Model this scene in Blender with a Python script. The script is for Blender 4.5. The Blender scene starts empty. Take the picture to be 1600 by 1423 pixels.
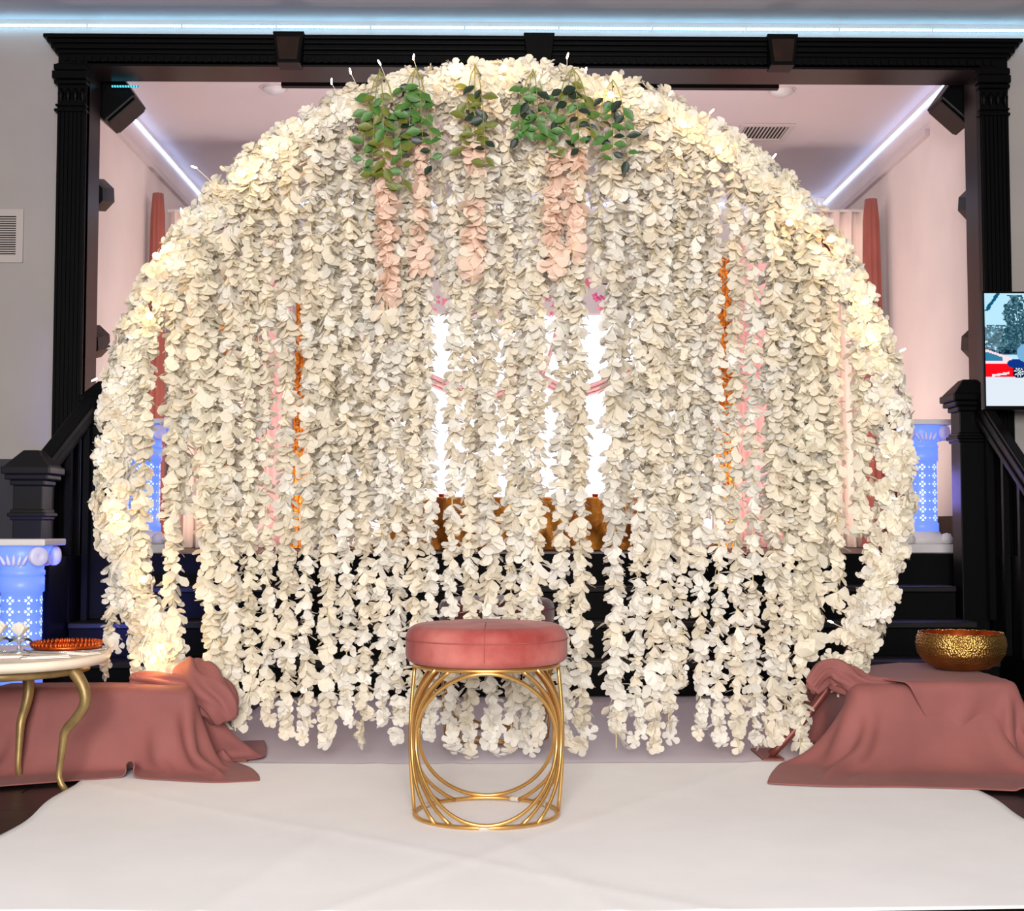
import bpy, math, random
import numpy as np
from mathutils import Vector, Matrix, Euler, Quaternion

random.seed(7)
rng = np.random.default_rng(7)
scene = bpy.context.scene
COL = scene.collection
PI = math.pi
rad = math.radians

# ------------------------------------------------------------------ camera
FPX, CX, CY = 2100.0, 800.0, 711.5
VPX, VPY = 770.0, 825.0
pitch = math.atan((VPY - CY) / FPX)
yaw = math.atan(math.cos(pitch) * (CX - VPX) / FPX)
CAM_H = 0.75
cam = bpy.data.cameras.new('camera')
cam.sensor_width = 36.0
cam.lens = 36.0 * FPX / 1600.0
cam.clip_start = 0.05
cam_o = bpy.data.objects.new('camera', cam)
cam_o.location = (0, 0, CAM_H)
cam_o.rotation_euler = (PI / 2 + pitch, 0, -yaw)
COL.objects.link(cam_o)
scene.camera = cam_o
CAM_R = cam_o.rotation_euler.to_matrix()


def W(px, py, Y):
    """real place of a photograph pixel at depth Y"""
    d = CAM_R @ Vector(((px - CX) / FPX, -(py - CY) / FPX, -1.0))
    k = Y / d.y
    return Vector((d.x * k, Y, CAM_H + d.z * k))


# ------------------------------------------------------------------ view, world, lights
vs = scene.view_settings
vs.view_transform = 'Standard'
vs.look = 'None'
vs.exposure = 0.20
vs.gamma = 1.0
vs.use_curve_mapping = False
scene.cycles.max_bounces = 5
scene.cycles.diffuse_bounces = 3
scene.cycles.transmission_bounces = 4
scene.cycles.sample_clamp_indirect = 4.0
scene.cycles.use_denoising = True

world = bpy.data.worlds.new('hall_air')
scene.world = world
world.use_nodes = True
world.node_tree.nodes['Background'].inputs[0].default_value = (0.9, 0.85, 0.85, 1)
world.node_tree.nodes['Background'].inputs[1].default_value = 0.10


def area_light(name, loc, target, size, energy, color=(1, 1, 1), size_y=None):
    l = bpy.data.lights.new(name, 'AREA')
    l.energy = energy
    l.color = color
    l.size = size
    if size_y:
        l.shape = 'RECTANGLE'
        l.size_y = size_y
    o = bpy.data.objects.new(name, l)
    o.location = loc
    o.rotation_euler = (Vector(target) - Vector(loc)).to_track_quat('-Z', 'Y').to_euler()
    COL.objects.link(o)
    return o


# unseen fill added above and behind the camera for soft overhead light
area_light('overhead_fill_light', (0.3, 0.6, 3.15), (0.0, 3.6, 0.2), 2.2, 30, (1.0, 0.97, 0.95), 1.4)
area_light('overhead_fill_light_rear', (0.0, -1.6, 3.0), (0.1, 4.6, 1.2), 3.0, 36, (1.0, 0.97, 0.95), 1.5)
# added frontal fill behind the camera, in place of a flash
area_light('front_fill_light', (-0.2, -2.3, 1.5), (0.05, 4.4, 0.95), 1.8, 400, (1.0, 0.98, 0.955), 1.2)
# stage wash behind the proscenium header
area_light('stage_wash_light', (0.25, 7.25, 3.2), (0.25, 9.8, 1.4), 3.2, 24, (1.0, 0.84, 0.83), 0.35)
# uplights on the stage floor in front of the backdrop
area_light('stage_uplight', (-1.45, 7.95, 0.72), (-1.5, 9.0, 2.3), 0.35, 15, (1.0, 0.86, 0.76))
area_light('stage_uplight_far', (1.75, 7.95, 0.72), (1.8, 9.0, 2.3), 0.35, 13, (1.0, 0.82, 0.70))
area_light('stage_uplight_inner', (-0.82, 8.45, 0.70), (-0.9, 9.1, 1.9), 0.25, 9, (1.0, 0.93, 0.92))
area_light('stage_uplight_inner_far', (1.25, 8.45, 0.70), (1.3, 9.1, 1.9), 0.25, 9, (1.0, 0.93, 0.92))
# blue lights added behind two lit pedestals to strengthen their spill
area_light('pedestal_spill', (-1.80, 5.86, 0.30), (-2.06, 6.35, 1.0), 0.12, 6, (0.10, 0.12, 1.0))
area_light('pedestal_spill_stage', (2.25, 7.02, 0.95), (2.35, 6.62, 1.05), 0.20, 1.4, (0.25, 0.22, 1.0))

# ------------------------------------------------------------------ materials
def srgb(r, g, b):
    f = lambda c: (c / 12.92 if c <= 0.04045 else ((c + 0.055) / 1.055) ** 2.4)
    return (f(r / 255), f(g / 255), f(b / 255), 1.0)


MATS = {}


def mat(name, color, rough=0.6, metal=0.0, noise=0.0, nscale=8.0, bump=0.0, bscale=40.0, spec=0.5,
        emit=None, estr=0.0, sheen=0.0, coat=0.0, stretch=None, color2=None):
    m = bpy.data.materials.new(name)
    m.use_nodes = True
    nt = m.node_tree
    b = nt.nodes['Principled BSDF']
    b.inputs['Base Color'].default_value = color
    b.inputs['Roughness'].default_value = rough
    b.inputs['Metallic'].default_value = metal
    b.inputs['Specular IOR Level'].default_value = spec
    b.inputs['Sheen Weight'].default_value = sheen
    b.inputs['Coat Weight'].default_value = coat
    tc = nt.nodes.new('ShaderNodeTexCoord')
    src = tc.outputs['Object']
    if stretch:
        mp = nt.nodes.new('ShaderNodeMapping')
        mp.inputs['Scale'].default_value = stretch
        nt.links.new(src, mp.inputs['Vector'])
        src = mp.outputs['Vector']
    if noise > 0 or color2:
        n = nt.nodes.new('ShaderNodeTexNoise')
        n.inputs['Scale'].default_value = nscale
        n.inputs['Detail'].default_value = 5
        nt.links.new(src, n.inputs['Vector'])
        r = nt.nodes.new('ShaderNodeValToRGB')
        c2 = color2 or tuple(min(1, c * (1 + noise)) for c in color[:3]) + (1,)
        c1 = color if color2 else tuple(c * (1 - noise) for c in color[:3]) + (1,)
        r.color_ramp.elements[0].color = c1
        r.color_ramp.elements[0].position = 0.35
        r.color_ramp.elements[1].color = c2
        r.color_ramp.elements[1].position = 0.65
        nt.links.new(n.outputs['Fac'], r.inputs['Fac'])
        nt.links.new(r.outputs['Color'], b.inputs['Base Color'])
    if bump > 0:
        n2 = nt.nodes.new('ShaderNodeTexNoise')
        n2.inputs['Scale'].default_value = bscale
        n2.inputs['Detail'].default_value = 4
        nt.links.new(src, n2.inputs['Vector'])
        bp = nt.nodes.new('ShaderNodeBump')
        bp.inputs['Strength'].default_value = bump
        bp.inputs['Distance'].default_value = 0.01
        nt.links.new(n2.outputs['Fac'], bp.inputs['Height'])
        nt.links.new(bp.outputs['Normal'], b.inputs['Normal'])
    if emit:
        b.inputs['Emission Color'].default_value = emit
        b.inputs['Emission Strength'].default_value = estr
    MATS[name] = m
    return m


def petal_mat(name, color, trans=0.42):
    m = bpy.data.materials.new(name)
    m.use_nodes = True
    nt = m.node_tree
    nt.nodes.clear()
    out = nt.nodes.new('ShaderNodeOutputMaterial')
    d = nt.nodes.new('ShaderNodeBsdfDiffuse')
    t = nt.nodes.new('ShaderNodeBsdfTranslucent')
    mx = nt.nodes.new('ShaderNodeMixShader')
    oi = nt.nodes.new('ShaderNodeObjectInfo')
    hs = nt.nodes.new('ShaderNodeHueSaturation')
    ma = nt.nodes.new('ShaderNodeMapRange')
    ma.inputs['To Min'].default_value = 0.90
    ma.inputs['To Max'].default_value = 1.05
    nt.links.new(oi.outputs['Random'], ma.inputs['Value'])
    nt.links.new(ma.outputs['Result'], hs.inputs['Value'])
    hs.inputs['Color'].default_value = color
    nt.links.new(hs.outputs['Color'], d.inputs['Color'])
    nt.links.new(hs.outputs['Color'], t.inputs['Color'])
    mx.inputs['Fac'].default_value = trans
    nt.links.new(d.outputs[0], mx.inputs[1])
    nt.links.new(t.outputs[0], mx.inputs[2])
    nt.links.new(mx.outputs[0], out.inputs['Surface'])
    MATS[name] = m
    return m


def emission(name, color, strength):
    m = bpy.data.materials.new(name)
    m.use_nodes = True
    nt = m.node_tree
    nt.nodes.clear()
    out = nt.nodes.new('ShaderNodeOutputMaterial')
    e = nt.nodes.new('ShaderNodeEmission')
    e.inputs['Color'].default_value = color
    e.inputs['Strength'].default_value = strength
    nt.links.new(e.outputs[0], out.inputs['Surface'])
    MATS[name] = m
    return m


def led_mat(name, color, strength, pitch_m):
    """row of diodes along the local x axis of a bar"""
    m = emission(name, color, strength)
    nt = m.node_tree
    e = [n for n in nt.nodes if n.type == 'EMISSION'][0]
    tc = nt.nodes.new('ShaderNodeTexCoord')
    sx = nt.nodes.new('ShaderNodeSeparateXYZ')
    mu = nt.nodes.new('ShaderNodeMath'); mu.operation = 'MULTIPLY'; mu.inputs[1].default_value = 2 * PI / pitch_m
    si = nt.nodes.new('ShaderNodeMath'); si.operation = 'SINE'
    mr = nt.nodes.new('ShaderNodeMapRange')
    mr.inputs['From Min'].default_value = -0.6
    mr.inputs['From Max'].default_value = 0.5
    mr.inputs['To Min'].default_value = strength * 0.25
    mr.inputs['To Max'].default_value = strength
    nt.links.new(tc.outputs['Object'], sx.inputs[0])
    nt.links.new(sx.outputs['X'], mu.inputs[0])
    nt.links.new(mu.outputs[0], si.inputs[0])
    nt.links.new(si.outputs[0], mr.inputs['Value'])
    nt.links.new(mr.outputs['Result'], e.inputs['Strength'])
    return m


mat('wall_paint', srgb(176, 167, 164), 0.9, noise=0.03, nscale=3, bump=0.08, bscale=160)
mat('stage_paint', srgb(224, 211, 207), 0.9, noise=0.03, nscale=3, bump=0.08, bscale=160)
mat('ceiling_paint', srgb(205, 200, 200), 0.95, bump=0.1, bscale=120)
mat('stage_ceiling_paint', srgb(212, 198, 200), 0.95, bump=0.1, bscale=120)
mat('black_wood', (0.0025, 0.0022, 0.0025, 1), 0.42, spec=0.10, bump=0.05, bscale=60)
mat('gloss_wood', (0.010, 0.005, 0.006, 1), 0.32, spec=0.16)
mat('tread_wood', (0.006, 0.0045, 0.0045, 1), 0.45, spec=0.35, noise=0.4, nscale=6, stretch=(1, 8, 8))
mat('keystone_panel', (0.026, 0.012, 0.008, 1), 0.6, spec=0.15, noise=0.2, nscale=12)
mat('floor_wood', (0.010, 0.0055, 0.0045, 1), 0.38, noise=0.45, nscale=10, stretch=(1, 9, 1), bump=0.06, bscale=40)
mat('white_cloth', srgb(231, 228, 229), 0.85, noise=0.02, nscale=5, bump=0.12, bscale=7, sheen=0.1)
mat('shade_toned_satin', srgb(212, 202, 208), 0.5, noise=0.02, nscale=5, bump=0.1, bscale=5)  # white satin, its lilac shade put into the base colour
mat('newel_wood', (0.012, 0.011, 0.012, 1), 0.4, spec=0.25)
mat('rose_chiffon', srgb(138, 80, 76), 0.8, noise=0.10, nscale=5, sheen=0.04, bump=0.05, bscale=300)
mat('rose_drape', srgb(146, 74, 62), 0.8, noise=0.08, nscale=6, sheen=0.2)
mat('blush_drape', srgb(238, 212, 198), 0.8, noise=0.03, nscale=6, sheen=0.2)
mat('pink_drape', srgb(238, 184, 182), 0.7, noise=0.05, nscale=6, sheen=0.2)
mat('white_drape', srgb(240, 228, 226), 0.8, noise=0.02, nscale=6)
mat('velvet_rose', srgb(182, 106, 98), 0.85, sheen=0.10, spec=0.2, color2=srgb(142, 56, 52), nscale=7, bump=0.04, bscale=220)
mat('velvet_wine', srgb(108, 44, 46), 0.75, sheen=0.5, color2=srgb(80, 28, 32), nscale=9)
mat('velvet_rust', srgb(196, 96, 54), 0.75, sheen=0.5, color2=srgb(160, 66, 34), nscale=9)
mat('seam_thread', srgb(150, 74, 68), 0.8)
mat('gold_tube', srgb(222, 176, 104), 0.34, metal=0.9, noise=0.05, nscale=20)
mat('clear_clip', srgb(190, 176, 162), 0.35)
mat('gold_satin', srgb(232, 150, 48), 0.38, metal=0.55, color2=srgb(150, 80, 20), nscale=9, bump=0.5, bscale=22)
mat('gold_sequin', srgb(240, 146, 40), 0.35, metal=0.6, color2=srgb(130, 60, 14), nscale=34, bump=0.8, bscale=90)
mat('antique_gold', srgb(150, 124, 80), 0.45, metal=0.55, noise=0.25, nscale=14)
mat('hammered_gold', srgb(190, 146, 80), 0.36, metal=1.0, noise=0.12, nscale=16)
mat('copper_glow', srgb(190, 84, 30), 0.35, metal=0.8, noise=0.3, nscale=30)
mat('ivory_marble', srgb(240, 222, 200), 0.35, noise=0.05, nscale=6)
mat('paper', srgb(240, 228, 216), 0.8)
mat('glass_silver', srgb(205, 212, 225), 0.15, metal=0.8)
mat('pedestal_plastic', srgb(225, 222, 235), 0.45, emit=(0.16, 0.15, 1.0, 1), estr=0.16)
mat('pedestal_white', srgb(232, 226, 226), 0.45)
mat('pedestal_lit', srgb(120, 130, 200), 0.4, emit=(0.11, 0.25, 1.0, 1), estr=0.78)
mat('pedestal_motif', srgb(220, 225, 250), 0.4, emit=(0.55, 0.75, 1.0, 1), estr=1.25)
mat('black_plastic', (0.002, 0.002, 0.0025, 1), 0.38, spec=0.14)
mat('lens_glass', (0.01, 0.012, 0.03, 1), 0.08, spec=0.7)
mat('vent_metal', srgb(198, 186, 182), 0.55)
mat('vent_dark', (0.006, 0.004, 0.004, 1), 0.8)
mat('dome_plastic', srgb(200, 196, 196), 0.4)
mat('ring_metal', srgb(116, 58, 50), 0.45, metal=0.3)
mat('stem_green', srgb(128, 128, 62), 0.6)
mat('stem_cream', srgb(214, 196, 150), 0.7)
mat('leaf_green', srgb(66, 108, 42), 0.5, noise=0.3, nscale=30)
mat('leaf_olive', srgb(96, 102, 28), 0.5, noise=0.25, nscale=30)
mat('leaf_dark', srgb(24, 42, 26), 0.45, noise=0.3, nscale=30)
mat('wire_white', srgb(225, 215, 200), 0.5)
mat('orchid_magenta', srgb(214, 96, 150), 0.6, noise=0.3, nscale=40)
mat('candle_red', srgb(190, 30, 24), 0.3)
mat('dark_wainscot', (0.030, 0.026, 0.040, 1), 0.5)
petal_mat('petal_white', srgb(252, 247, 238))
petal_mat('petal_cream', srgb(250, 241, 224))
petal_mat('petal_peach', srgb(254, 229, 212))
petal_mat('petal_ivory', srgb(252, 245, 228))
petal_mat('petal_pink', srgb(240, 150, 170))
emission('warm_bulb', (1.0, 0.57, 0.18, 1), 92)
emission('tiny_bulb', (1.0, 0.80, 0.52, 1), 24)
emission('drape_uplight_glow', (0.95, 0.92, 1.0, 1), 2.3)  # brightness of uplit drapery put in as emission
led_mat('led_hall', (0.34, 0.72, 1.0, 1), 12.0, 0.0135)
led_mat('led_stage', (0.42, 0.60, 1.0, 1), 10.0, 0.018)
led_mat('led_cyan', (0.1, 0.75, 1.0, 1), 1.2, 0.014)

def hammer(m, scale, strength):
    nt = m.node_tree
    b = nt.nodes['Principled BSDF']
    tc = nt.nodes.new('ShaderNodeTexCoord')
    vo = nt.nodes.new('ShaderNodeTexVoronoi')
    vo.inputs['Scale'].default_value = scale
    bp = nt.nodes.new('ShaderNodeBump')
    bp.inputs['Strength'].default_value = strength
    bp.inputs['Distance'].default_value = 0.006
    nt.links.new(tc.outputs['Object'], vo.inputs['Vector'])
    nt.links.new(vo.outputs['Distance'], bp.inputs['Height'])
    nt.links.new(bp.outputs['Normal'], b.inputs['Normal'])


hammer(MATS['hammered_gold'], 170, 0.5)

# ------------------------------------------------------------------ mesh helpers
class MB:
    def __init__(s):
        s.v = []; s.f = []

    def add(s, vs_, fs):
        o = len(s.v)
        s.v.extend([tuple(p) for p in vs_])
        s.f.extend([tuple(i + o for i in f) for f in fs])
        return s

    def box(s, x0, x1, y0, y1, z0, z1, M=None):
        p = [Vector((x, y, z)) for z in (z0, z1) for y in (y0, y1) for x in (x0, x1)]
        if M is not None:
            p = [M @ q for q in p]
        return s.add(p, [(0, 2, 3, 1), (4, 5, 7, 6), (0, 1, 5, 4), (2, 6, 7, 3), (0, 4, 6, 2), (1, 3, 7, 5)])

    def lathe(s, prof, n=32, M=None, cap=True):
        vs_ = []
        for (r, z) in prof:
            for k in range(n):
                a = 2 * PI * k / n
                vs_.append(Vector((r * math.cos(a), r * math.sin(a), z)))
        fs = []
        m = len(prof)
        for i in range(m - 1):
            for k in range(n):
                fs.append((i * n + k, i * n + (k + 1) % n, (i + 1) * n + (k + 1) % n, (i + 1) * n + k))
        if cap:
            fs.append(tuple(reversed(range(n))))
            fs.append(tuple((m - 1) * n + k for k in range(n)))
        if M is not None:
            vs_ = [M @ q for q in vs_]
        return s.add(vs_, fs)

    def tube(s, pts, r, n=8, closed=False, taper=None):
        pts = [Vector(p) for p in pts]
        m = len(pts)
        vs_ = []
        up = None
        for i in range(m):
            a = pts[(i - 1) % m] if (closed or i > 0) else pts[i]
            b = pts[(i + 1) % m] if (closed or i < m - 1) else pts[i]
            t = (b - a).normalized()
            if up is None:
                up = Vector((0, 0, 1)) if abs(t.z) < 0.9 else Vector((0, 1, 0))
            s1 = t.cross(up)
            if s1.length < 1e-5:
                s1 = t.orthogonal()
            s1.normalize()
            s2 = s1.cross(t).normalized()
            up = s2
            rr = r if taper is None else r * taper(i / max(1, m - 1))
            for k in range(n):
                an = 2 * PI * k / n
                vs_.append(pts[i] + s1 * (rr * math.cos(an)) + s2 * (rr * math.sin(an)))
        fs = []
        last = m if closed else m - 1
        for i in range(last):
            j = (i + 1) % m
            for k in range(n):
                fs.append((i * n + k, i * n + (k + 1) % n, j * n + (k + 1) % n, j * n + k))
        if not closed:
            fs.append(tuple(reversed(range(n))))
            fs.append(tuple((m - 1) * n + k for k in range(n)))
        return s.add(vs_, fs)

    def prism(s, poly, y0, y1, M=None):
        """polygon in xz, extruded along y"""
        n = len(poly)
        p = [Vector((x, y0, z)) for x, z in poly] + [Vector((x, y1, z)) for x, z in poly]
        if M is not None:
            p = [M @ q for q in p]
        fs = [tuple(range(n)), tuple(reversed(range(n, 2 * n)))]
        fs += [(i, i + n, (i + 1) % n + n, (i + 1) % n) for i in range(n)]
        return s.add(p, fs)

    def mesh(s, name, m, smooth=False):
        me = bpy.data.meshes.new(name)
        me.from_pydata(s.v, [], s.f)
        me.validate()
        if m:
            me.materials.append(MATS[m])
        if smooth:
            me.polygons.foreach_set('use_smooth', [True] * len(me.polygons))
        me.update()
        return me


def put(name, me, parent=None, loc=None):
    o = bpy.data.objects.new(name, me)
    COL.objects.link(o)
    if parent is not None:
        o.parent = parent
    if loc is not None:
        o.location = loc
    return o


def build(mb, name, m, parent=None, smooth=False, bevel=0.0, loc=None, kind=None, label=None):
    o = put(name, mb.mesh(name, m, smooth), parent, loc)
    if bevel > 0:
        b = o.modifiers.new('edge', 'BEVEL')
        b.width = bevel; b.segments = 2; b.limit_method = 'ANGLE'
    if kind:
        o['kind'] = kind
    if label:
        o['label'] = label
    return o


def tag(o, label, cat, group=None):
    o['label'] = label; o['category'] = cat
    if group:
        o['group'] = group
    return o


def thing(name, label, cat, loc=(0, 0, 0), rz=0.0, group=None):
    o = bpy.data.objects.new(name, None)
    o.empty_display_size = 0.05
    COL.objects.link(o)
    o.location = loc
    o.rotation_euler = (0, 0, rz)
    return tag(o, label, cat, group)


def struct(o):
    o['kind'] = 'structure'
    return o


def sroot(name, loc=(0, 0, 0)):
    o = bpy.data.objects.new(name, None)
    o.empty_display_size = 0.05
    COL.objects.link(o)
    o.location = loc
    o['kind'] = 'structure'
    return o


def copy_tree(o, parent=None):
    c = o.copy()
    COL.objects.link(c)
    c.parent = parent
    for ch in list(o.children):
        copy_tree(ch, c)
    return c


_ones = ['', 'first', 'second', 'third', 'fourth', 'fifth', 'sixth', 'seventh', 'eighth', 'ninth', 'tenth', 'eleventh', 'twelfth',
         'thirteenth', 'fourteenth', 'fifteenth', 'sixteenth', 'seventeenth', 'eighteenth', 'nineteenth']
_tens = {2: ('twentieth', 'twenty'), 3: ('thirtieth', 'thirty'), 4: ('fortieth', 'forty'), 5: ('fiftieth', 'fifty'), 6: ('sixtieth', 'sixty')}


def ordinal(n):
    if n < 20:
        return _ones[n]
    t, u = divmod(n, 10)
    return _tens[t][0] if u == 0 else _tens[t][1] + '-' + _ones[u]


# ------------------------------------------------------------------ the setting
STAGE_Z = 0.62
Y_FRONT, Y_BACK = 6.70, 6.90          # proscenium front and back faces
XL, XR = -2.04, 2.47                   # opening
HEAD_Z = 3.072
CEIL_Z = 3.325
SX0, SX1, SY1, SCEIL = -2.28, 2.65, 10.6, 3.39

fl = struct(build(MB().box(-4, 4, -2.5, 6.9, -0.06, -0.012), 'floor', 'floor_wood'))
pm = [MB().box(-0.7, 0.7, -0.0585, 0.0585, -0.012, 0).mesh('plank', 'floor_wood') for _ in range(1)]
row = 0
y = 2.5
while y < 6.1:
    off = (row * 0.53) % 1.4
    x = -3.5 + off - 0.7
    while x < 3.6:
        hid = (x - 0.7 > -1.1 and x + 0.7 < 1.3 and 2.75 < y < 5.9)
        if not hid:
            p = put('plank', pm[0], fl, (x, y, random.uniform(-0.0012, 0)))
            p.scale = (0.998, 1, 1)
        x += 1.402
    y += 0.12
    row += 1

# hall wall around the stage opening
struct(build(MB().box(-4, XL - 0.02, Y_FRONT + 0.02, Y_BACK, 0, CEIL_Z), 'wall_front', 'wall_paint'))
struct(build(MB().box(XR + 0.02, 4, Y_FRONT + 0.02, Y_BACK, 0, CEIL_Z), 'wall_front', 'wall_paint'))
struct(build(MB().box(XL - 0.02, XR + 0.02, Y_FRONT + 0.02, Y_BACK, HEAD_Z + 0.02, CEIL_Z), 'wall_front', 'wall_paint'))
struct(build(MB().box(-4, 4, 1.2, Y_BACK, CEIL_Z, CEIL_Z + 0.05), 'ceiling', 'ceiling_paint'))
struct(build(MB().box(-4, -2.18, Y_FRONT - 0.03, Y_FRONT + 0.02, 0, 1.08).box(-4, -2.18, Y_FRONT - 0.05, Y_FRONT + 0.02, 1.05, 1.09), 'trim_1', 'dark_wainscot'))
struct(build(MB().box(2.62, 4, Y_FRONT - 0.03, Y_FRONT + 0.02, 0, 1.08).box(2.62, 4, Y_FRONT - 0.05, Y_FRONT + 0.02, 1.05, 1.09), 'trim_2', 'dark_wainscot'))

# stage box
struct(build(MB().box(SX0 - 0.05, SX0, Y_BACK, SY1, STAGE_Z, SCEIL), 'wall_left', 'stage_paint'))
struct(build(MB().box(SX1, SX1 + 0.05, Y_BACK, SY1, STAGE_Z, SCEIL), 'wall_right', 'stage_paint'))
struct(build(MB().box(SX0 - 0.05, SX1 + 0.05, SY1, SY1 + 0.05, STAGE_Z, SCEIL), 'wall_back', 'stage_paint'))
struct(build(MB().box(SX0 - 0.05, SX1 + 0.05, Y_BACK, SY1 + 0.05, SCEIL, SCEIL + 0.05), 'ceiling', 'stage_ceiling_paint'))
struct(build(MB().box(SX0 - 0.05, SX1 + 0.05, Y_BACK - 0.02, SY1 + 0.05, STAGE_Z - 0.1, STAGE_Z), 'floor', 'tread_wood'))
struct(build(MB().box(SX1 - 0.018, SX1 - 0.001, Y_BACK + 0.01, SY1 - 0.01, STAGE_Z, STAGE_Z + 0.20), 'baseboard_right', 'black_wood'))
struct(build(MB().box(SX0 + 0.001, SX0 + 0.018, Y_BACK + 0.01, SY1 - 0.01, STAGE_Z, STAGE_Z + 0.20), 'baseboard_left', 'black_wood'))
# picture rails on the stage side walls
for n_, x0, x1 in ((3, SX0, SX0 + 0.03), (4, SX1 - 0.03, SX1)):
    struct(build(MB().box(x0, x1, 8.0 if x0 > 0 else 7.15, SY1 - 0.01, 3.13, 3.17), 'trim_%d' % n_, 'stage_ceiling_paint'))

# steps up to the stage: each tread and riser a piece
st = sroot('stair_floor')
RISE = STAGE_Z / 4
for k in range(4):
    y0 = 6.06 + 0.28 * k
    build(MB().box(-1.98, 2.28, y0, y0 + 0.03, RISE * k, RISE * (k + 1) - 0.03), 'riser', 'black_wood', st)
    y1 = y0 + 0.31 if k < 3 else Y_BACK + 0.05
    build(MB().box(-1.98, 2.28, y0 - 0.025, y1, RISE * (k + 1) - 0.03, RISE * (k + 1)), 'tread', 'tread_wood', st, bevel=0.006)
build(MB().box(-2.04, -1.985, 6.06, Y_BACK, 0, STAGE_Z), 'stringer', 'black_wood', st)
build(MB().box(2.43, 2.49, 6.06, Y_BACK, 0, STAGE_Z), 'stringer', 'black_wood', st)

struct(build(MB().box(XL - 0.1, XR + 0.1, Y_BACK - 0.03, Y_BACK - 0.021, 0, STAGE_Z - 0.001), 'trim_5', 'black_wood'))
# proscenium pilasters
for side, xa, xb in ((-1, -2.185, -2.04), (1, 2.465, 2.61)):
    pr = sroot('pilaster_trim')
    cxp = (xa + xb) / 2
    wv = xb - xa
    mb = MB().box(xa, xb, Y_FRONT - 0.03, Y_FRONT + 0.02, 0, HEAD_Z)
    build(mb, 'shaft', 'black_wood', pr)
    mb = MB()
    for k in range(7):
        xx = xa + wv * (k + 0.5) / 7
        mb.box(xx - wv * 0.045, xx + wv * 0.045, Y_FRONT - 0.042, Y_FRONT - 0.03, 0.3, HEAD_Z - 0.24)
    build(mb, 'reed_ribs', 'black_wood', pr, kind='stuff')
    jx0, jx1 = (XL - 0.02, XL) if side < 0 else (XR, XR + 0.02)
    build(MB().box(jx0, jx1, Y_FRONT - 0.02, Y_BACK + 0.005, STAGE_Z, HEAD_Z), 'jamb', 'gloss_wood', pr)
    mb = MB()
    for z0, z1, e in ((HEAD_Z - 0.24, HEAD_Z - 0.225, 0.012), (HEAD_Z - 0.21, HEAD_Z - 0.20, 0.008), (HEAD_Z - 0.10, HEAD_Z - 0.08, 0.014),
                      (HEAD_Z - 0.075, HEAD_Z - 0.035, 0.022), (HEAD_Z - 0.03, HEAD_Z, 0.016)):
        mb.box(xa - e, xb + e * 0.3, Y_FRONT - 0.04 - e, Y_FRONT, z0, z1)
    build(mb, 'capital', 'black_wood', pr, bevel=0.004)
    mb = MB()
    for k in range(4):
        xx = xa + wv * (k + 0.5) / 4
        mb.lathe([(0.0, -0.035), (0.012, -0.02), (0.016, 0.01), (0.006, 0.035)], 8, Matrix.Translation((xx, Y_FRONT - 0.04, HEAD_Z - 0.155)))
    build(mb, 'capital_leaf', 'black_wood', pr, True, kind='stuff')

# header with cornice
hd = sroot('proscenium_trim')
HX0, HX1 = -2.185, 2.61
build(MB().box(HX0, HX1, Y_FRONT - 0.03, Y_FRONT + 0.02, HEAD_Z, 3.15), 'frieze', 'black_wood', hd)
build(MB().box(XL, XR, Y_FRONT - 0.03, Y_BACK + 0.005, HEAD_Z - 0.002, HEAD_Z + 0.02), 'soffit', 'gloss_wood', hd)
mb = MB()
for z0, z1, e in ((3.072, 3.082, 0.008), (3.13, 3.15, 0.015), (3.15, 3.175, 0.03), (3.175, 3.195, 0.045), (3.195, 3.215, 0.06)):
    mb.box(HX0 - e, HX1 + e, Y_FRONT - 0.03 - e, Y_FRONT + 0.02, z0, z1)
build(mb, 'cornice', 'black_wood', hd, bevel=0.004)
mb = MB()
for k in range(118):
    xx = HX0 + 0.03 + k * 0.04
    mb.box(xx, xx + 0.02, Y_FRONT - 0.04, Y_FRONT - 0.03, 3.092, 3.12)
build(mb, 'dentil', 'black_wood', hd, kind='stuff')
for i, kx in enumerate((-1.02, 0.23, 1.45)):
    kt, kb, z0, z1 = 0.078, 0.058, 3.062, 3.222
    mb = MB().prism([(kx - kb, z0), (kx + kb, z0), (kx + kt, z1), (kx - kt, z1)], Y_FRONT - 0.115, Y_FRONT)
    ks = build(mb, 'keystone', 'black_wood', hd, bevel=0.004)
    if i != 1:
        build(MB().prism([(kx - kb + 0.014, z0 + 0.016), (kx + kb - 0.014, z0 + 0.016), (kx + kt - 0.02, z1 - 0.03), (kx - kt + 0.02, z1 - 0.03)],
                         Y_FRONT - 0.121, Y_FRONT - 0.114), 'keystone_panel', 'keystone_panel', ks)

# ------------------------------------------------------------------ LED strips
def led_strip(name_label, pts, seg, mat_name, gap=0.012, r=0.0045):
    """bars end to end along a polyline"""
    root = thing('led_strip', name_label, 'led strip', pts[0])
    base = Vector(pts[0])
    for a, b in zip(pts[:-1], pts[1:]):
        a, b = Vector(a), Vector(b)
        L = (b - a).length
        n = max(1, round(L / seg))
        sl = L / n
        me = MB().box(0, sl - gap, -r, r, -r, r).mesh('light_bar', mat_name)
        q = Vector((1, 0, 0)).rotation_difference((b - a).normalized())
        for k in range(n):
            o = put('light_bar', me, root, a + (b - a) * (k / n) - base)
            o.rotation_mode = 'QUATERNION'
            o.rotation_quaternion = q
    return root


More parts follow.
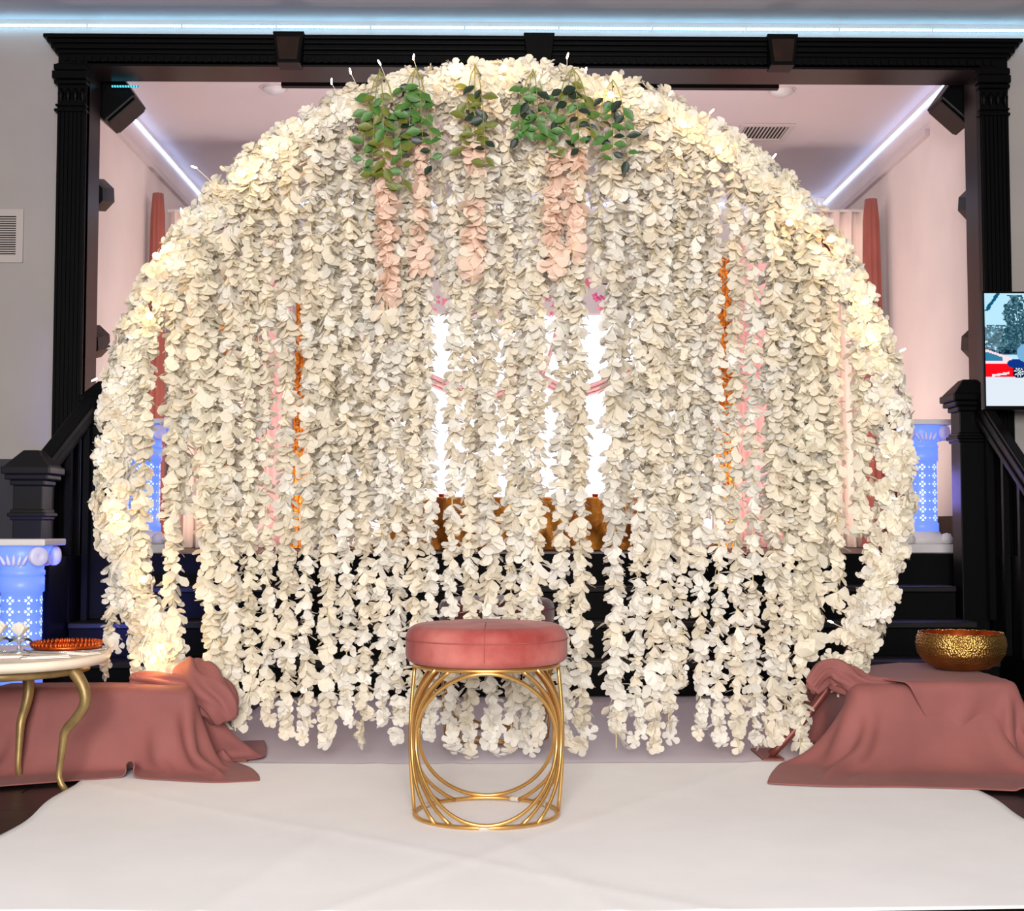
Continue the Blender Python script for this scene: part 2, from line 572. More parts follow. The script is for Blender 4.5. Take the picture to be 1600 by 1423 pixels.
led_strip('row of pale blue light bars high on the hall wall above the black header', [(-3.0, Y_FRONT - 0.005, 3.285), (3.2, Y_FRONT - 0.005, 3.285)], 0.46, 'led_hall')
led_strip('pale blue light strip along the stage side wall above the covered crate beside the table', [(SX0 + 0.012, 7.15, 3.335), (SX0 + 0.012, SY1 - 0.03, 3.335)], 0.5, 'led_stage')
led_strip('pale blue light strip along the stage side wall beside the television', [(SX1 - 0.012, 7.15, 3.335), (SX1 - 0.012, SY1 - 0.03, 3.335)], 0.5, 'led_stage')
led_strip('pale blue light strip across the back wall of the stage', [(SX0 + 0.03, SY1 - 0.015, 3.335), (SX1 - 0.03, SY1 - 0.015, 3.335)], 0.5, 'led_stage')
led_strip('short cyan light strip under the header corner by the stage lamp', [(-1.99, 6.93, 3.052), (-1.84, 6.93, 3.052)], 0.15, 'led_cyan')

# ------------------------------------------------------------------ stage fittings
def par_lamp(label, loc, ry, rz, scale=1.0, hang=True):
    root = thing('stage_lamp', label, 'stage lamp', loc, rz, 'black stage lamps around the opening')
    M = Matrix.Rotation(rad(-78), 4, 'X') @ Matrix.Rotation(rad(22.5), 4, 'Z')
    prof = [(0.055, -0.10), (0.082, -0.085), (0.088, -0.02), (0.09, 0.03), (0.092, 0.10), (0.086, 0.105)]
    build(MB().lathe([(r * scale, z * scale) for r, z in prof], 8, M), 'housing', 'black_plastic', root)
    build(MB().lathe([(0.078 * scale, 0.106 * scale), (0.05 * scale, 0.116 * scale), (0.001, 0.12 * scale)], 16, M), 'lens', 'lens_glass', root, True)
    sg = 1 if loc[0] < 0 else -1
    wx = (SX0 - loc[0]) if sg > 0 else (SX1 - loc[0])
    build(MB().tube([(0, 0, -0.09 * scale), (wx * 0.5, 0.02, -0.10 * scale), (wx, 0.02, -0.10 * scale)], 0.011, 6), 'yoke', 'black_plastic', root)
    build(MB().box(min(wx, wx + sg * 0.03), max(wx, wx + sg * 0.03), -0.02, 0.06, -0.14 * scale, -0.06 * scale), 'clamp', 'black_plastic', root)
    return root


def box_lamp(label, loc, sgn):
    root = thing('stage_speaker', label, 'speaker', loc, 0, 'black wedge speakers in the top corners of the opening')
    M = Matrix.Rotation(sgn * rad(42), 4, 'Y')
    prof = [(-0.105, -0.13), (0.105, -0.13), (0.125, 0.04), (0.09, 0.12), (-0.09, 0.12), (-0.125, 0.04)]
    build(MB().prism(prof, -0.12, 0.12, M), 'cabinet', 'black_plastic', root, bevel=0.008)
    build(MB().box(-0.09, 0.09, -0.10, 0.10, -0.142, -0.131, M), 'front_grille', 'black_plastic', root, bevel=0.004)
    build(MB().tube([M @ Vector((0, -0.125, 0)), (-sgn * 0.03, -0.13, 0.15), (-sgn * 0.03, 0.13, 0.15), M @ Vector((0, 0.125, 0))], 0.008, 6), 'bracket', 'black_plastic', root)
    build(MB().tube([(-sgn * 0.03, 0, 0.15), (-sgn * 0.03, 0, SCEIL - loc[2])], 0.012, 8), 'drop_rod', 'black_plastic', root)
    return root


box_lamp('black wedge speaker in the top corner above the side table', tuple(W(172, 152, 7.10)), -1)
box_lamp('black wedge speaker in the top corner above the television', tuple(W(1506, 155, 7.10)), 1)
for lab, px, py, sgn in (('upper black stage lamp on the jamb above the side table', 148, 304, 1), ('lower black stage lamp on the jamb above the dark banister', 141, 535, 1),
                         ('upper black stage lamp on the jamb above the television', 1529, 318, -1), ('lower black stage lamp on the jamb next to the television', 1534, 538, -1)):
    par_lamp(lab, tuple(W(px - 3 * sgn, py, 7.03)), sgn * rad(100), 0, 1.0)

# ceiling track and domes
tp = W(440, 133, 7.2); tq = W(1216, 134, 7.2)
ct = thing('curtain_track', 'long black track hanging under the stage ceiling behind the header', 'curtain track', tuple((tp + tq) / 2))
L2 = (tq - tp).length / 2
build(MB().box(-L2, L2, -0.02, 0.02, -0.016, 0.016), 'rail', 'black_plastic', ct)
for k in (-0.8, -0.25, 0.25, 0.8):
    build(MB().box(L2 * k - 0.008, L2 * k + 0.008, -0.008, 0.008, 0.016, SCEIL - tp.z), 'hanger', 'black_plastic', ct)
for lab, px in (('domed ceiling light at the track end over the first keystone', 428), ('domed ceiling light at the track end by the ceiling vent', 1222)):
    p = W(px, 134, 7.96)
    d = thing('ceiling_dome', lab, 'ceiling light', (p.x, 7.96, SCEIL), 0, 'stage ceiling domes')
    build(MB().lathe([(0.001, -0.042), (0.035, -0.037), (0.065, -0.018), (0.075, -0.003)], 24), 'shade', 'dome_plastic', d, True)
    build(MB().lathe([(0.085, -0.006), (0.085, 0.0)], 24), 'rim', 'vent_metal', d)


def vent(name, label, origin, ux, uy, un, w, h, n, slat_axis='x', half_dark=False):
    """grille in plane (ux, uy) with outward normal un"""
    root = thing(name, label, 'vent', origin)
    M = Matrix((ux, uy, un)).transposed().to_4x4()
    f = 0.035
    mb = MB()
    mb.box(-w / 2, w / 2, -h / 2, -h / 2 + f, 0.001, 0.012, M).box(-w / 2, w / 2, h / 2 - f, h / 2, 0.001, 0.012, M)
    mb.box(-w / 2, -w / 2 + f, -h / 2 + f, h / 2 - f, 0.001, 0.012, M).box(w / 2 - f, w / 2, -h / 2 + f, h / 2 - f, 0.001, 0.012, M)
    build(mb, 'frame', 'vent_metal', root)
    build(MB().box(-w / 2 + f, w / 2 - f, -h / 2 + f, h / 2 - f, 0.001, 0.002, M), 'backing', 'vent_dark', root)
    iw, ih = w - 2 * f, h - 2 * f
    if slat_axis == 'x':
        me = MB().box(-iw / 2, iw / 2, -ih / n * 0.25, ih / n * 0.25, 0.004, 0.007, M @ Matrix.Rotation(rad(18), 4, 'X')).mesh('slat', 'vent_metal')
        for k in range(n):
            put('slat', me, root, M @ Vector((0, -ih / 2 + ih * (k + 0.5) / n, 0)))
    else:
        me = MB().box(-iw / n * 0.25, iw / n * 0.25, -ih / 2, ih / 2, 0.004, 0.007, M @ Matrix.Rotation(rad(18), 4, 'Y')).mesh('slat', 'vent_metal')
        for k in range(n):
            put('slat', me, root, M @ Vector((-iw / 2 + iw * (k + 0.5) / n, 0, 0)))
    return root


pv = W(-30, 369, Y_FRONT + 0.02)
vent('wall_vent', 'white louvred air vent on the grey hall wall', (pv.x, Y_FRONT + 0.019, pv.z), (1, 0, 0), (0, 0, 1), (0, -1, 0), 0.43, 0.27, 17)
pv = W(1192, 196, 8.81)
vent('ceiling_vent', 'louvred air vent in the pink stage ceiling', (pv.x, 8.81, SCEIL - 0.001), (1, 0, 0), (0, -1, 0), (0, 0, -1), 0.36, 0.36, 12, 'y')

# ------------------------------------------------------------------ banisters
def newel(label, x, y, z0, top, w=0.066, wood='black_wood'):
    root = thing('newel_post', label, 'newel post', (x, y, z0))
    h = top - z0
    build(MB().box(-w, w, -w, w, 0, h - 0.16), 'shaft', wood, root, bevel=0.004)
    mb = MB()
    zc = h - 0.30
    mb.box(-w - 0.02, w + 0.02, -w - 0.02, w + 0.02, zc, zc + 0.02).box(-w - 0.01, w + 0.01, -w - 0.01, w + 0.01, zc - 0.015, zc + 0.035)
    build(mb, 'collar', wood, root, bevel=0.006)
    mb = MB()
    mb.box(-w - 0.012, w + 0.012, -w - 0.012, w + 0.012, h - 0.16, h - 0.135)
    mb.box(-w - 0.03, w + 0.03, -w - 0.03, w + 0.03, h - 0.135, h - 0.11)
    mb.box(-w - 0.042, w + 0.042, -w - 0.042, w + 0.042, h - 0.11, h - 0.075)
    s_, t_ = w + 0.035, 0.035
    mb.add([(-s_, -s_, h - 0.075), (s_, -s_, h - 0.075), (s_, s_, h - 0.075), (-s_, s_, h - 0.075), (-t_, -t_, h), (t_, -t_, h), (t_, t_, h), (-t_, t_, h)],
           [(0, 1, 5, 4), (1, 2, 6, 5), (2, 3, 7, 6), (3, 0, 4, 7), (4, 5, 6, 7), (3, 2, 1, 0)])
    build(mb, 'cap', wood, root, bevel=0.006)
    return root


def banister(label, a, b, n):
    a, b = Vector(a), Vector(b)
    root = thing('banister', label, 'banister', a)
    d = b - a
    q = Vector((0, 1, 0)).rotation_difference(d.normalized()).to_matrix().to_4x4()
    L = d.length
    mb = MB().box(-0.03, 0.03, 0, L, -0.03, 0.02, q).box(-0.04, 0.04, 0, L, 0.015, 0.05, q).box(-0.022, 0.022, 0, L, -0.05, -0.03, q)
    build(mb, 'handrail', 'black_wood', root, bevel=0.006)
    for k in range(n):
        p = d * ((k + 0.5) / n)
        zb = max(0.0, math.floor((a.y + p.y - 6.06) / 0.28 + 1) * RISE)
        build(MB().box(p.x - 0.014, p.x + 0.014, p.y - 0.014, p.y + 0.014, zb - a.z, p.z - 0.03), 'baluster', 'black_wood', root)
    return root


newel('black square newel post at the stair foot behind the lit pedestal', -2.07, 6.08, 0, 1.10, wood='newel_wood')
newel('black square newel post at the stair head below the television', 2.36, 6.62, 0.0, 1.485)
newel('black square newel post at the stair head beside the fluted pilaster', -1.90, 6.62, RISE * 2, 1.47)
banister('sloping black banister rising behind the lit pedestal', (-2.06, 6.15, 1.0), (-1.93, 6.55, 1.36), 3)
banister('sloping black banister descending below the television', (2.40, 6.55, 1.345), (2.44, 5.7, 0.72), 5)

# ------------------------------------------------------------------ lit pedestals
def pedestal(label, loc):
    root = thing('pedestal', label, 'pedestal', loc, 0, 'white roman pedestals lit blue from inside')
    a, s = 0.137, 0.082
    build(MB().box(-a, a, -a, a, 0.678, 0.706), 'top_slab', 'pedestal_white', root, bevel=0.006)
    cap = build(MB().lathe([(s * 1.05, 0.55), (s * 1.12, 0.56), (s * 1.12, 0.575), (s * 1.05, 0.58), (s * 1.12, 0.62), (s * 1.45, 0.677)], 24), 'capital', 'pedestal_lit', root, True)
    for sx in (-1, 1):
        for sy in (-1, 1):
            M = Matrix.Translation((sx * 0.098, sy * 0.098, 0.635)) @ Matrix.Rotation(sx * sy * rad(-45), 4, 'Z') @ Matrix.Rotation(PI / 2, 4, 'X')
            build(MB().lathe([(0.012, -0.016), (0.018, -0.02), (0.026, -0.015), (0.036, -0.017), (0.041, -0.008), (0.041, 0.008), (0.036, 0.017), (0.026, 0.015), (0.018, 0.02), (0.012, 0.016)], 16, M), 'volute', 'pedestal_plastic', cap, True)
    mb = MB()
    for k in range(4):
        R = Matrix.Rotation(k * PI / 2, 4, 'Z')
        for j in range(-2, 3):
            mb.lathe([(0.002, -0.02), (0.009, -0.012), (0.007, 0.012), (0.001, 0.03)], 6, R @ Matrix.Translation((j * 0.022, -s * 1.22, 0.615)) @ Matrix.Rotation(j * rad(14), 4, 'Y'))
    build(mb, 'acanthus_leaf', 'pedestal_plastic', cap, True, kind='stuff')
    sh = build(MB().lathe([(s * 1.08, 0.11), (s * 1.08, 0.155), (s, 0.16), (s, 0.485), (s * 1.10, 0.49), (s * 1.10, 0.55)], 24), 'shaft', 'pedestal_lit', root, True)
    mb = MB()
    tri = 0.0066
    for k in range(14):
        an0 = 2 * PI * k / 14
        for j in range(7):
            z0 = 0.185 + j * 0.045
            if k % 2 == 0:
                motifs = [(0, 0.011, PI / 2), (0, -0.011, -PI / 2), (0.011, 0, 0), (-0.011, 0, PI)]
            else:
                motifs = [(0, 0.0, None)]
            for (du, dv, ro) in motifs:
                pts = []
                if ro is None:
                    shape = [(tri * 0.6 * math.cos(t * PI / 3), tri * 0.6 * math.sin(t * PI / 3)) for t in range(6)]
                else:
                    shape = [(-tri, 0), (0.1 * tri, tri * 0.95), (tri, tri * 0.6), (0.3 * tri, 0), (tri, -tri * 0.6), (0.1 * tri, -tri * 0.95)]
                for (u, v) in shape:
                    if ro is not None:
                        u, v = u * math.cos(ro) - v * math.sin(ro), u * math.sin(ro) + v * math.cos(ro)
                    ang = an0 + (du + u) / s
                    pts.append((math.cos(ang) * (s + 0.0012), math.sin(ang) * (s + 0.0012), z0 + dv + v))
                mb.add(pts, [tuple(range(len(pts)))])
    build(mb, 'heart_motif', 'pedestal_motif', sh, kind='stuff')
    bs = build(MB().box(-a, a, -a, a, 0, 0.045), 'base', 'pedestal_white', root, bevel=0.005)
    build(MB().lathe([(a * 0.93, 0.045), (a * 0.98, 0.06), (a * 0.95, 0.085), (s * 1.2, 0.10), (s * 1.1, 0.112)], 24), 'base_moulding', 'pedestal_white', bs, True)
    for sx in (-1, 1):
        for sy in (-1, 1):
            build(MB().lathe([(0.001, 0.045), (0.03, 0.05), (0.034, 0.075), (0.02, 0.1), (0.001, 0.105)], 12, Matrix.Translation((sx * 0.1, sy * 0.1, 0))), 'corner_scroll', 'pedestal_white', bs, True)
    return root


pedestal('blue lit white pedestal on the hall floor behind the side table', (-1.945, 5.6, 0))
pedestal('blue lit white pedestal on the stage beside the stair head newel', (2.305, 7.2, STAGE_Z))
pedestal('blue lit white pedestal on the stage seen through the flower ring', (-1.86, 7.2, STAGE_Z))

# ------------------------------------------------------------------ stage backdrop
def pleated(label, name, px0, px1, pytop, Y, m, amp=0.03, pitch_m=0.09, cat='curtain', gather=0.0, group=None, flare=0.0):
    a, b = W(px0, pytop, Y), W(px1, pytop, Y)
    h = a.z - STAGE_Z
    w = b.x - a.x
    root = thing(name, label, cat, ((a.x + b.x) / 2, Y, STAGE_Z), 0, group)
    nu, nv = max(8, int(w / pitch_m * 10)), 14
    ph = random.uniform(0, 6)
    vs_ = []
    for j in range(nv + 1):
        v = j / nv
        sq = 1 - gather * math.sin(PI * min(1, v * 1.0)) * 0.6 + flare * (1 - v) ** 4
        for i in range(nu + 1):
            u = i / nu
            xx = (u - 0.5) * w * sq
            yy = amp * (0.75 + 0.25 * (1 - v)) * (math.sin(u * w / pitch_m * 2 * PI + ph + 0.5 * math.sin(3 * v)) + 0.35 * math.sin(u * w / pitch_m * 4.7 * PI + 1.3 * ph))
            vs_.append((xx, yy, 0.003 + v * h))
    fs = [(j * (nu + 1) + i, j * (nu + 1) + i + 1, (j + 1) * (nu + 1) + i + 1, (j + 1) * (nu + 1) + i) for j in range(nv) for i in range(nu)]
    o = build(MB().add(vs_, fs), 'cloth', m, root, True)
    md = o.modifiers.new('thick', 'SOLIDIFY'); md.thickness = 0.004
    build(MB().tube([(-w / 2, 0, h + 0.004), (w / 2, 0, h + 0.004)], 0.012, 8), 'rod', 'vent_metal', root)
    for sx in (-1, 1):
        build(MB().tube([(sx * w * 0.48, 0.06, 0), (sx * w * 0.48, 0.06, h - 0.02), (sx * w * 0.48, 0, h)], 0.011, 8), 'stand_pole', 'vent_metal', root)
    return root


def column_drape(label, px, pytop, wpx, Y, m, group=None):
    p = W(px, pytop, Y)
    r = wpx / FPX * Y / 2
    h = p.z - STAGE_Z
    root = thing('gathered_drape', label, 'curtain', (p.x, Y, STAGE_Z), 0, group)
    n, nv = 60, 16
    vs_, fs = [], []
    ph = random.uniform(0, 6)
    for j in range(nv + 1):
        v = j / nv
        rr = r * (0.72 + 0.28 * math.sin(PI * min(1, 0.18 + 0.82 * v)) + 0.45 * (1 - v) ** 6)
        if v > 0.97:
            rr *= 0.8
        for k in range(n):
            a = 2 * PI * k / n
            q = rr * (1 + 0.13 * math.sin(9 * a + ph + v))
            vs_.append((q * math.cos(a), q * math.sin(a), 0.003 + v * h))
    for j in range(nv):
        for k in range(n):
            fs.append((j * n + k, j * n + (k + 1) % n, (j + 1) * n + (k + 1) % n, (j + 1) * n + k))
    fs.append(tuple(nv * n + k for k in range(n)))
    build(MB().add(vs_, fs), 'cloth', m, root, True)
    build(MB().tube([(0, 0, 0), (0, 0, h + 0.01)], 0.012, 8), 'stand_pole', 'vent_metal', root)
    return root


pleated('blush pleated curtain panel next to the tall rust drape near the television', 'drape_panel', 1225, 1350, 330, 8.95, 'blush_drape', gather=0.1)
pleated('blush pleated curtain panel next to the rust drape above the table side', 'drape_panel', 262, 400, 330, 8.85, 'blush_drape', gather=0.1)
column_drape('tall rust drape gathered at the stage wall beside the blush curtain and television', 1361, 312, 30, 8.85, 'rose_drape')
column_drape('tall rust drape gathered at the stage wall above the banister', 247, 303, 26, 8.75, 'rose_drape')
pleated('pink pleated curtain panel behind the strands beside the single bright gold drape', 'drape_panel', 1142, 1225, 372, 8.95, 'pink_drape', amp=0.035, pitch_m=0.12)
pleated('pink pleated curtain panel behind the strands between two gold drapes', 'drape_panel', 380, 455, 372, 8.95, 'pink_drape', amp=0.035, pitch_m=0.12)
column_drape('bright gold sequin drape glowing between strands beside the pink curtain', 1130, 388, 25, 8.75, 'gold_sequin')
column_drape('thin gold sequin drape behind the strands near the blush curtain', 347, 368, 22, 8.75, 'gold_sequin')
column_drape('shorter gold sequin drape behind the strands above the gold table end', 474, 430, 24, 8.75, 'gold_sequin')
pleated('white pleated curtain panel behind the strands between gold drape and painted-glow panel', 'drape_panel', 490, 625, 420, 9.1, 'white_drape')
pleated('white pleated curtain panel behind the strands between painted-glow panel and bright gold drape', 'drape_panel', 1006, 1122, 420, 9.1, 'white_drape')

# emissive panel standing in for white drapery lit by uplights
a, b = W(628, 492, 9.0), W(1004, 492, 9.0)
gp = thing('drape_glow_panel', 'white panel with built-in glow for uplit drapery at the stage backdrop centre', 'backdrop panel', ((a.x + b.x) / 2, 9.0, STAGE_Z))
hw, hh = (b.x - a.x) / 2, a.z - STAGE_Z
build(MB().box(-hw, hw, 0, 0.05, 0.08, hh), 'emissive_face', 'drape_uplight_glow', gp)
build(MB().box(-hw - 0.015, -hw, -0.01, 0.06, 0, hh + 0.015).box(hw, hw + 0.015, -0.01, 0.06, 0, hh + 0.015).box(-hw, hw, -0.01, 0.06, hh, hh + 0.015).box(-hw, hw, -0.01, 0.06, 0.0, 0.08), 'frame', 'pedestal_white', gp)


def swag(label, pts, Y, width):
    root = thing('fabric_swag', label, 'swag', tuple(W(pts[0][0], pts[0][1], Y)))
    base = root.location.copy()
    P = [W(x, y, Y) for x, y in pts]
    # smooth path
    path = []
    for i in range(len(P) - 1):
        p0, p1, p2, p3 = P[max(0, i - 1)], P[i], P[i + 1], P[min(len(P) - 1, i + 2)]
        for k in range(8):
            t = k / 8
            path.append(0.5 * ((2 * p1) + (p2 - p0) * t + (2 * p0 - 5 * p1 + 4 * p2 - p3) * t * t + (3 * p1 - p0 - 3 * p2 + p3) * t ** 3))
    path.append(P[-1])
    n = len(path)
    nw = 16
    vs_ = []
    for i, p in enumerate(path):
        for k in range(nw + 1):
            u = k / nw
            vs_.append((p.x - base.x, p.y - base.y - 0.02 * math.sin(u * PI) - 0.012 * math.sin(u * 6 * PI), p.z - base.z + (u - 0.5) * width))
    fs = [(i * (nw + 1) + k, i * (nw + 1) + k + 1, (i + 1) * (nw + 1) + k + 1, (i + 1) * (nw + 1) + k) for i in range(n - 1) for k in range(nw)]
    o = build(MB().add(vs_, fs), 'cloth', 'pink_drape', root, True)
    md = o.modifiers.new('thick', 'SOLIDIFY'); md.thickness = 0.004
    return root


swag('pink cloth swag looping low across the painted-glow panel beside the white curtain', [(612, 545), (650, 580), (700, 605), (750, 618), (800, 608), (845, 585), (868, 520), (872, 490)], 8.965, 0.09)
swag('pink cloth swag rising across the painted-glow panel toward the gold drape', [(800, 578), (840, 590), (890, 612), (930, 606), (975, 585), (1020, 560)], 8.965, 0.08)

# ------------------------------------------------------------------ petals and blossoms
def petal_pts(L, w, droop, cup):
    v = [(0.02, 0, 0), (0.34 * L, -0.26 * w, 0.05 * cup), (0.36 * L, 0, -0.02), (0.34 * L, 0.26 * w, 0.05 * cup),
         (0.72 * L, -0.5 * w, 0.10 * cup), (0.74 * L, 0, 0.0), (0.72 * L, 0.5 * w, 0.10 * cup),
         (0.95 * L, -0.27 * w, 0.10 * cup), (1.0 * L, 0, 0.06 * cup), (0.95 * L, 0.27 * w, 0.10 * cup)]
    v[0] = (0.02 * L, 0, 0)
    v[2] = (0.36 * L, 0, -0.03 * cup)
    out = []
    for (x, y_, z) in v:
        out.append(Vector((x, y_, z - droop * (x / L) ** 2 * L)))
    f = [(0, 1, 2), (0, 2, 3), (1, 4, 5, 2), (2, 5, 6, 3), (4, 7, 8, 5), (5, 8, 9, 6)]
    return out, f


def whorl_mesh(m, L=0.042, w=0.034, tiers=2, n=5, seed=0):
    r = random.Random(seed)
    mb = MB()
    for t in range(tiers):
        z = (t - (tiers - 1) / 2) * -0.014
        a0 = r.uniform(0, 6)
        for k in range(n):
            a = a0 + 2 * PI * (k + r.uniform(-0.25, 0.25)) / n
            vs_, fs = petal_pts(L * r.uniform(0.8, 1.15), w * r.uniform(0.85, 1.15), r.uniform(0.05, 0.55), 0.02 * r.uniform(-0.3, 1.0) * 1.0)
            M = Matrix.Translation((0, 0, z + r.uniform(-0.003, 0.003))) @ Matrix.Rotation(a, 4, 'Z') @ Matrix.Rotation(rad(r.uniform(-8, 52)), 4, 'Y') @ Matrix.Rotation(rad(r.uniform(-30, 30)), 4, 'X')
            mb.add([M @ q for q in vs_], fs)
    return mb.mesh('blossom', m, True)


def cluster_mesh(m, seed, heads=3, L=0.024, w=0.023):
    """a few open five-petal florets facing outward along +Z"""
    r = random.Random(seed)
    mb = MB()
    for h in range(heads):
        off = Vector((r.uniform(-0.022, 0.022), r.uniform(-0.022, 0.022), r.uniform(-0.008, 0.012))) if h else Vector((0, 0, 0.006))
        T = Matrix.Translation(off) @ Euler((r.uniform(-0.7, 0.7), r.uniform(-0.7, 0.7), r.uniform(0, 6))).to_matrix().to_4x4()
        n = r.choice((4, 5))
        for k in range(n):
            vs_, fs = petal_pts(L * r.uniform(0.85, 1.15), w * r.uniform(0.9, 1.1), r.uniform(-0.1, 0.45), 0.02)
            M = T @ Matrix.Rotation(2 * PI * k / n + r.uniform(-0.2, 0.2), 4, 'Z') @ Matrix.Rotation(rad(r.uniform(-38, -8)), 4, 'Y') @ Matrix.Rotation(rad(r.uniform(-14, 14)), 4, 'X')
            mb.add([M @ q for q in vs_], fs)
    return mb.mesh('blossom', m, True)


WH = {m: [whorl_mesh(m, seed=i * 7 + 3) for i in range(5)] for m in ('petal_white', 'petal_cream', 'petal_ivory')}
WH['petal_peach'] = [whorl_mesh('petal_peach', L=0.040, w=0.036, seed=90 + i) for i in range(4)]
END = {m: [cluster_mesh(m, 200 + i, 3, 0.026, 0.025) for i in range(3)] for m in ('petal_white', 'petal_cream')}
CL = [cluster_mesh(m, 300 + i) for i, m in enumerate(('petal_ivory', 'petal_cream', 'petal_white', 'petal_ivory', 'petal_cream', 'petal_white'))]
ORCHID = [cluster_mesh('orchid_magenta', 400 + i, 2, 0.022, 0.016) for i in range(2)] + [cluster_mesh('petal_pink', 410 + i, 2, 0.022, 0.018) for i in range(2)]

# ring geometry
Y_RING = 4.40
RC = W(790, 725, Y_RING)
RR = 610.0 / FPX * Y_RING


def ring_top_z(x, lower=False):
    d = math.sqrt(max(0.0, RR * RR - (x - RC.x) ** 2))
    return RC.z - d if lower else RC.z + d


# frame: a hoop cut flat at the floor
fr = thing('ring_frame', 'large round rust brown metal hoop standing behind the rose stool', 'flower arch', (RC.x, Y_RING, 0))
a_end = math.asin((0.015 - RC.z) / RR)
ang = [a_end + (PI - 2 * a_end) * k / 160 for k in range(161)]
build(MB().tube([(RR * math.cos(t), 0, RC.z + RR * math.sin(t)) for t in ang], 0.014, 8), 'hoop', 'ring_metal', fr, True)
for sx in (-1, 1):
    xf = sx * RR * math.cos(a_end)
    build(MB().box(xf - 0.035, xf + 0.035, -0.05, 0.16, 0.0, 0.012), 'foot_plate', 'ring_metal', fr, bevel=0.003)


def strand(label, group, xt, zt, xb, zb, y_, mats, scale=1.0, spacing=0.029, curve=0.0, fade=0.0):
    root = thing('flower_strand', label, 'flower strand', (xt, y_, zt), 0, group)
    L = zt - zb
    n = max(4, int(L / spacing))
    ph = random.uniform(0, 6)
    def pos(t):
        lean = (xb - xt) * (t ** (1.0 + curve))
        return Vector((lean + 0.004 * math.sin(5 * t + ph), 0.004 * math.sin(4 * t + 2 * ph), -L * t))
    build(MB().tube([pos(k / 12) for k in range(13)], 0.0018, 4), 'stem', 'stem_cream', root)
    for k in range(n):
        t = (k + random.uniform(0.2, 0.8)) / n
        m = mats[0] if random.random() < 0.72 else mats[1]
        last = k >= n - 4
        me = random.choice(END[m]) if (last and m in END and mats[0] != 'petal_peach') else random.choice(WH[m])
        o = put('blossom', me, root, pos(t) + Vector((random.uniform(-0.006, 0.006), random.uniform(-0.006, 0.006), 0)))
        s_ = scale * random.uniform(0.82, 1.18)
        if last:
            s_ *= 1.05
            o.rotation_euler = (rad(random.uniform(50, 130)), random.uniform(-0.5, 0.5), random.uniform(-0.9, 0.9))
        else:
            o.rotation_euler = (random.uniform(-0.35, 0.35), random.uniform(-0.35, 0.35), random.uniform(0, 6.28))
        o.scale = (s_, s_, s_ * 1.05)
    return root


WC, CW, IV = ('petal_white', 'petal_cream'), ('petal_cream', 'petal_white'), ('petal_ivory', 'petal_cream')
# px at top, px at bottom, py at bottom, scale, petal mix
FRONT = [(226, 216, 1064, 1.0, IV), (264, 274, 1066, 1.0, IV), (302, 345, 1120, 1.1, IV), (322, 368, 1152, 1.1, IV), (352, 364, 1112, 1.1, CW), (384, 391, 1100, 0.9, IV),
         (412, 417, 1146, 0.9, CW), (446, 448, 1166, 1.0, CW), (480, 478, 1170, 0.92, CW), (508, 511, 1178, 1.05, CW), (540, 542, 1140, 0.88, WC), (568, 569, 1168, 0.92, CW),
         (597, 596, 1142, 0.88, WC), (620, 619, 1172, 0.92, WC), (646, 646, 1160, 0.92, CW), (669, 670, 1166, 0.86, WC), (708, 706, 1184, 0.86, WC), (732, 731, 1188, 0.84, CW),
         (764, 766, 1186, 1.05, WC), (796, 797, 1184, 0.92, CW), (824, 823, 1188, 0.92, WC), (842, 841, 1178, 0.9, CW), (880, 879, 1174, 0.95, WC), (906, 907, 1178, 1.02, CW),
         (962, 961, 1178, 1.1, WC), (996, 996, 1172, 0.88, WC), (1024, 1022, 1184, 1.05, CW), (1044, 1043, 1156, 0.9, WC), (1066, 1065, 1084, 0.85, CW), (1092, 1093, 1164, 0.9, WC),
         (1122, 1123, 1180, 0.86, WC), (1152, 1152, 1182, 0.95, CW), (1180, 1179, 1178, 0.9, WC), (1214, 1208, 1176, 1.02, CW), (1232, 1228, 1150, 0.9, CW), (1256, 1250, 1176, 0.9, IV),
         (1272, 1270, 1040, 1.2, IV), (1304, 1306, 958, 0.95, IV), (1344, 1346, 850, 1.0, IV)]
rows = []
for i, (xt, xb, yb, sc, mm) in enumerate(FRONT):
    yy = Y_RING - 0.02 + random.uniform(-0.025, 0.015)
    if yb > 1060 and 290 < xb < 1262:
        pass
    pt = W(xt, 700, yy)
    zt = ring_top_z(pt.x) + 0.01
    pb = W(xb, yb, yy)
    lab = 'cream blossom strand in the front row of the ring, %s from the side table' % ordinal(i + 1)
    strand(lab, 'front row blossom strands', pt.x, zt, pb.x, max(0.02, pb.z + 0.02), yy, mm, sc, curve=0.8 if abs(xb - xt) > 20 else 0.0)
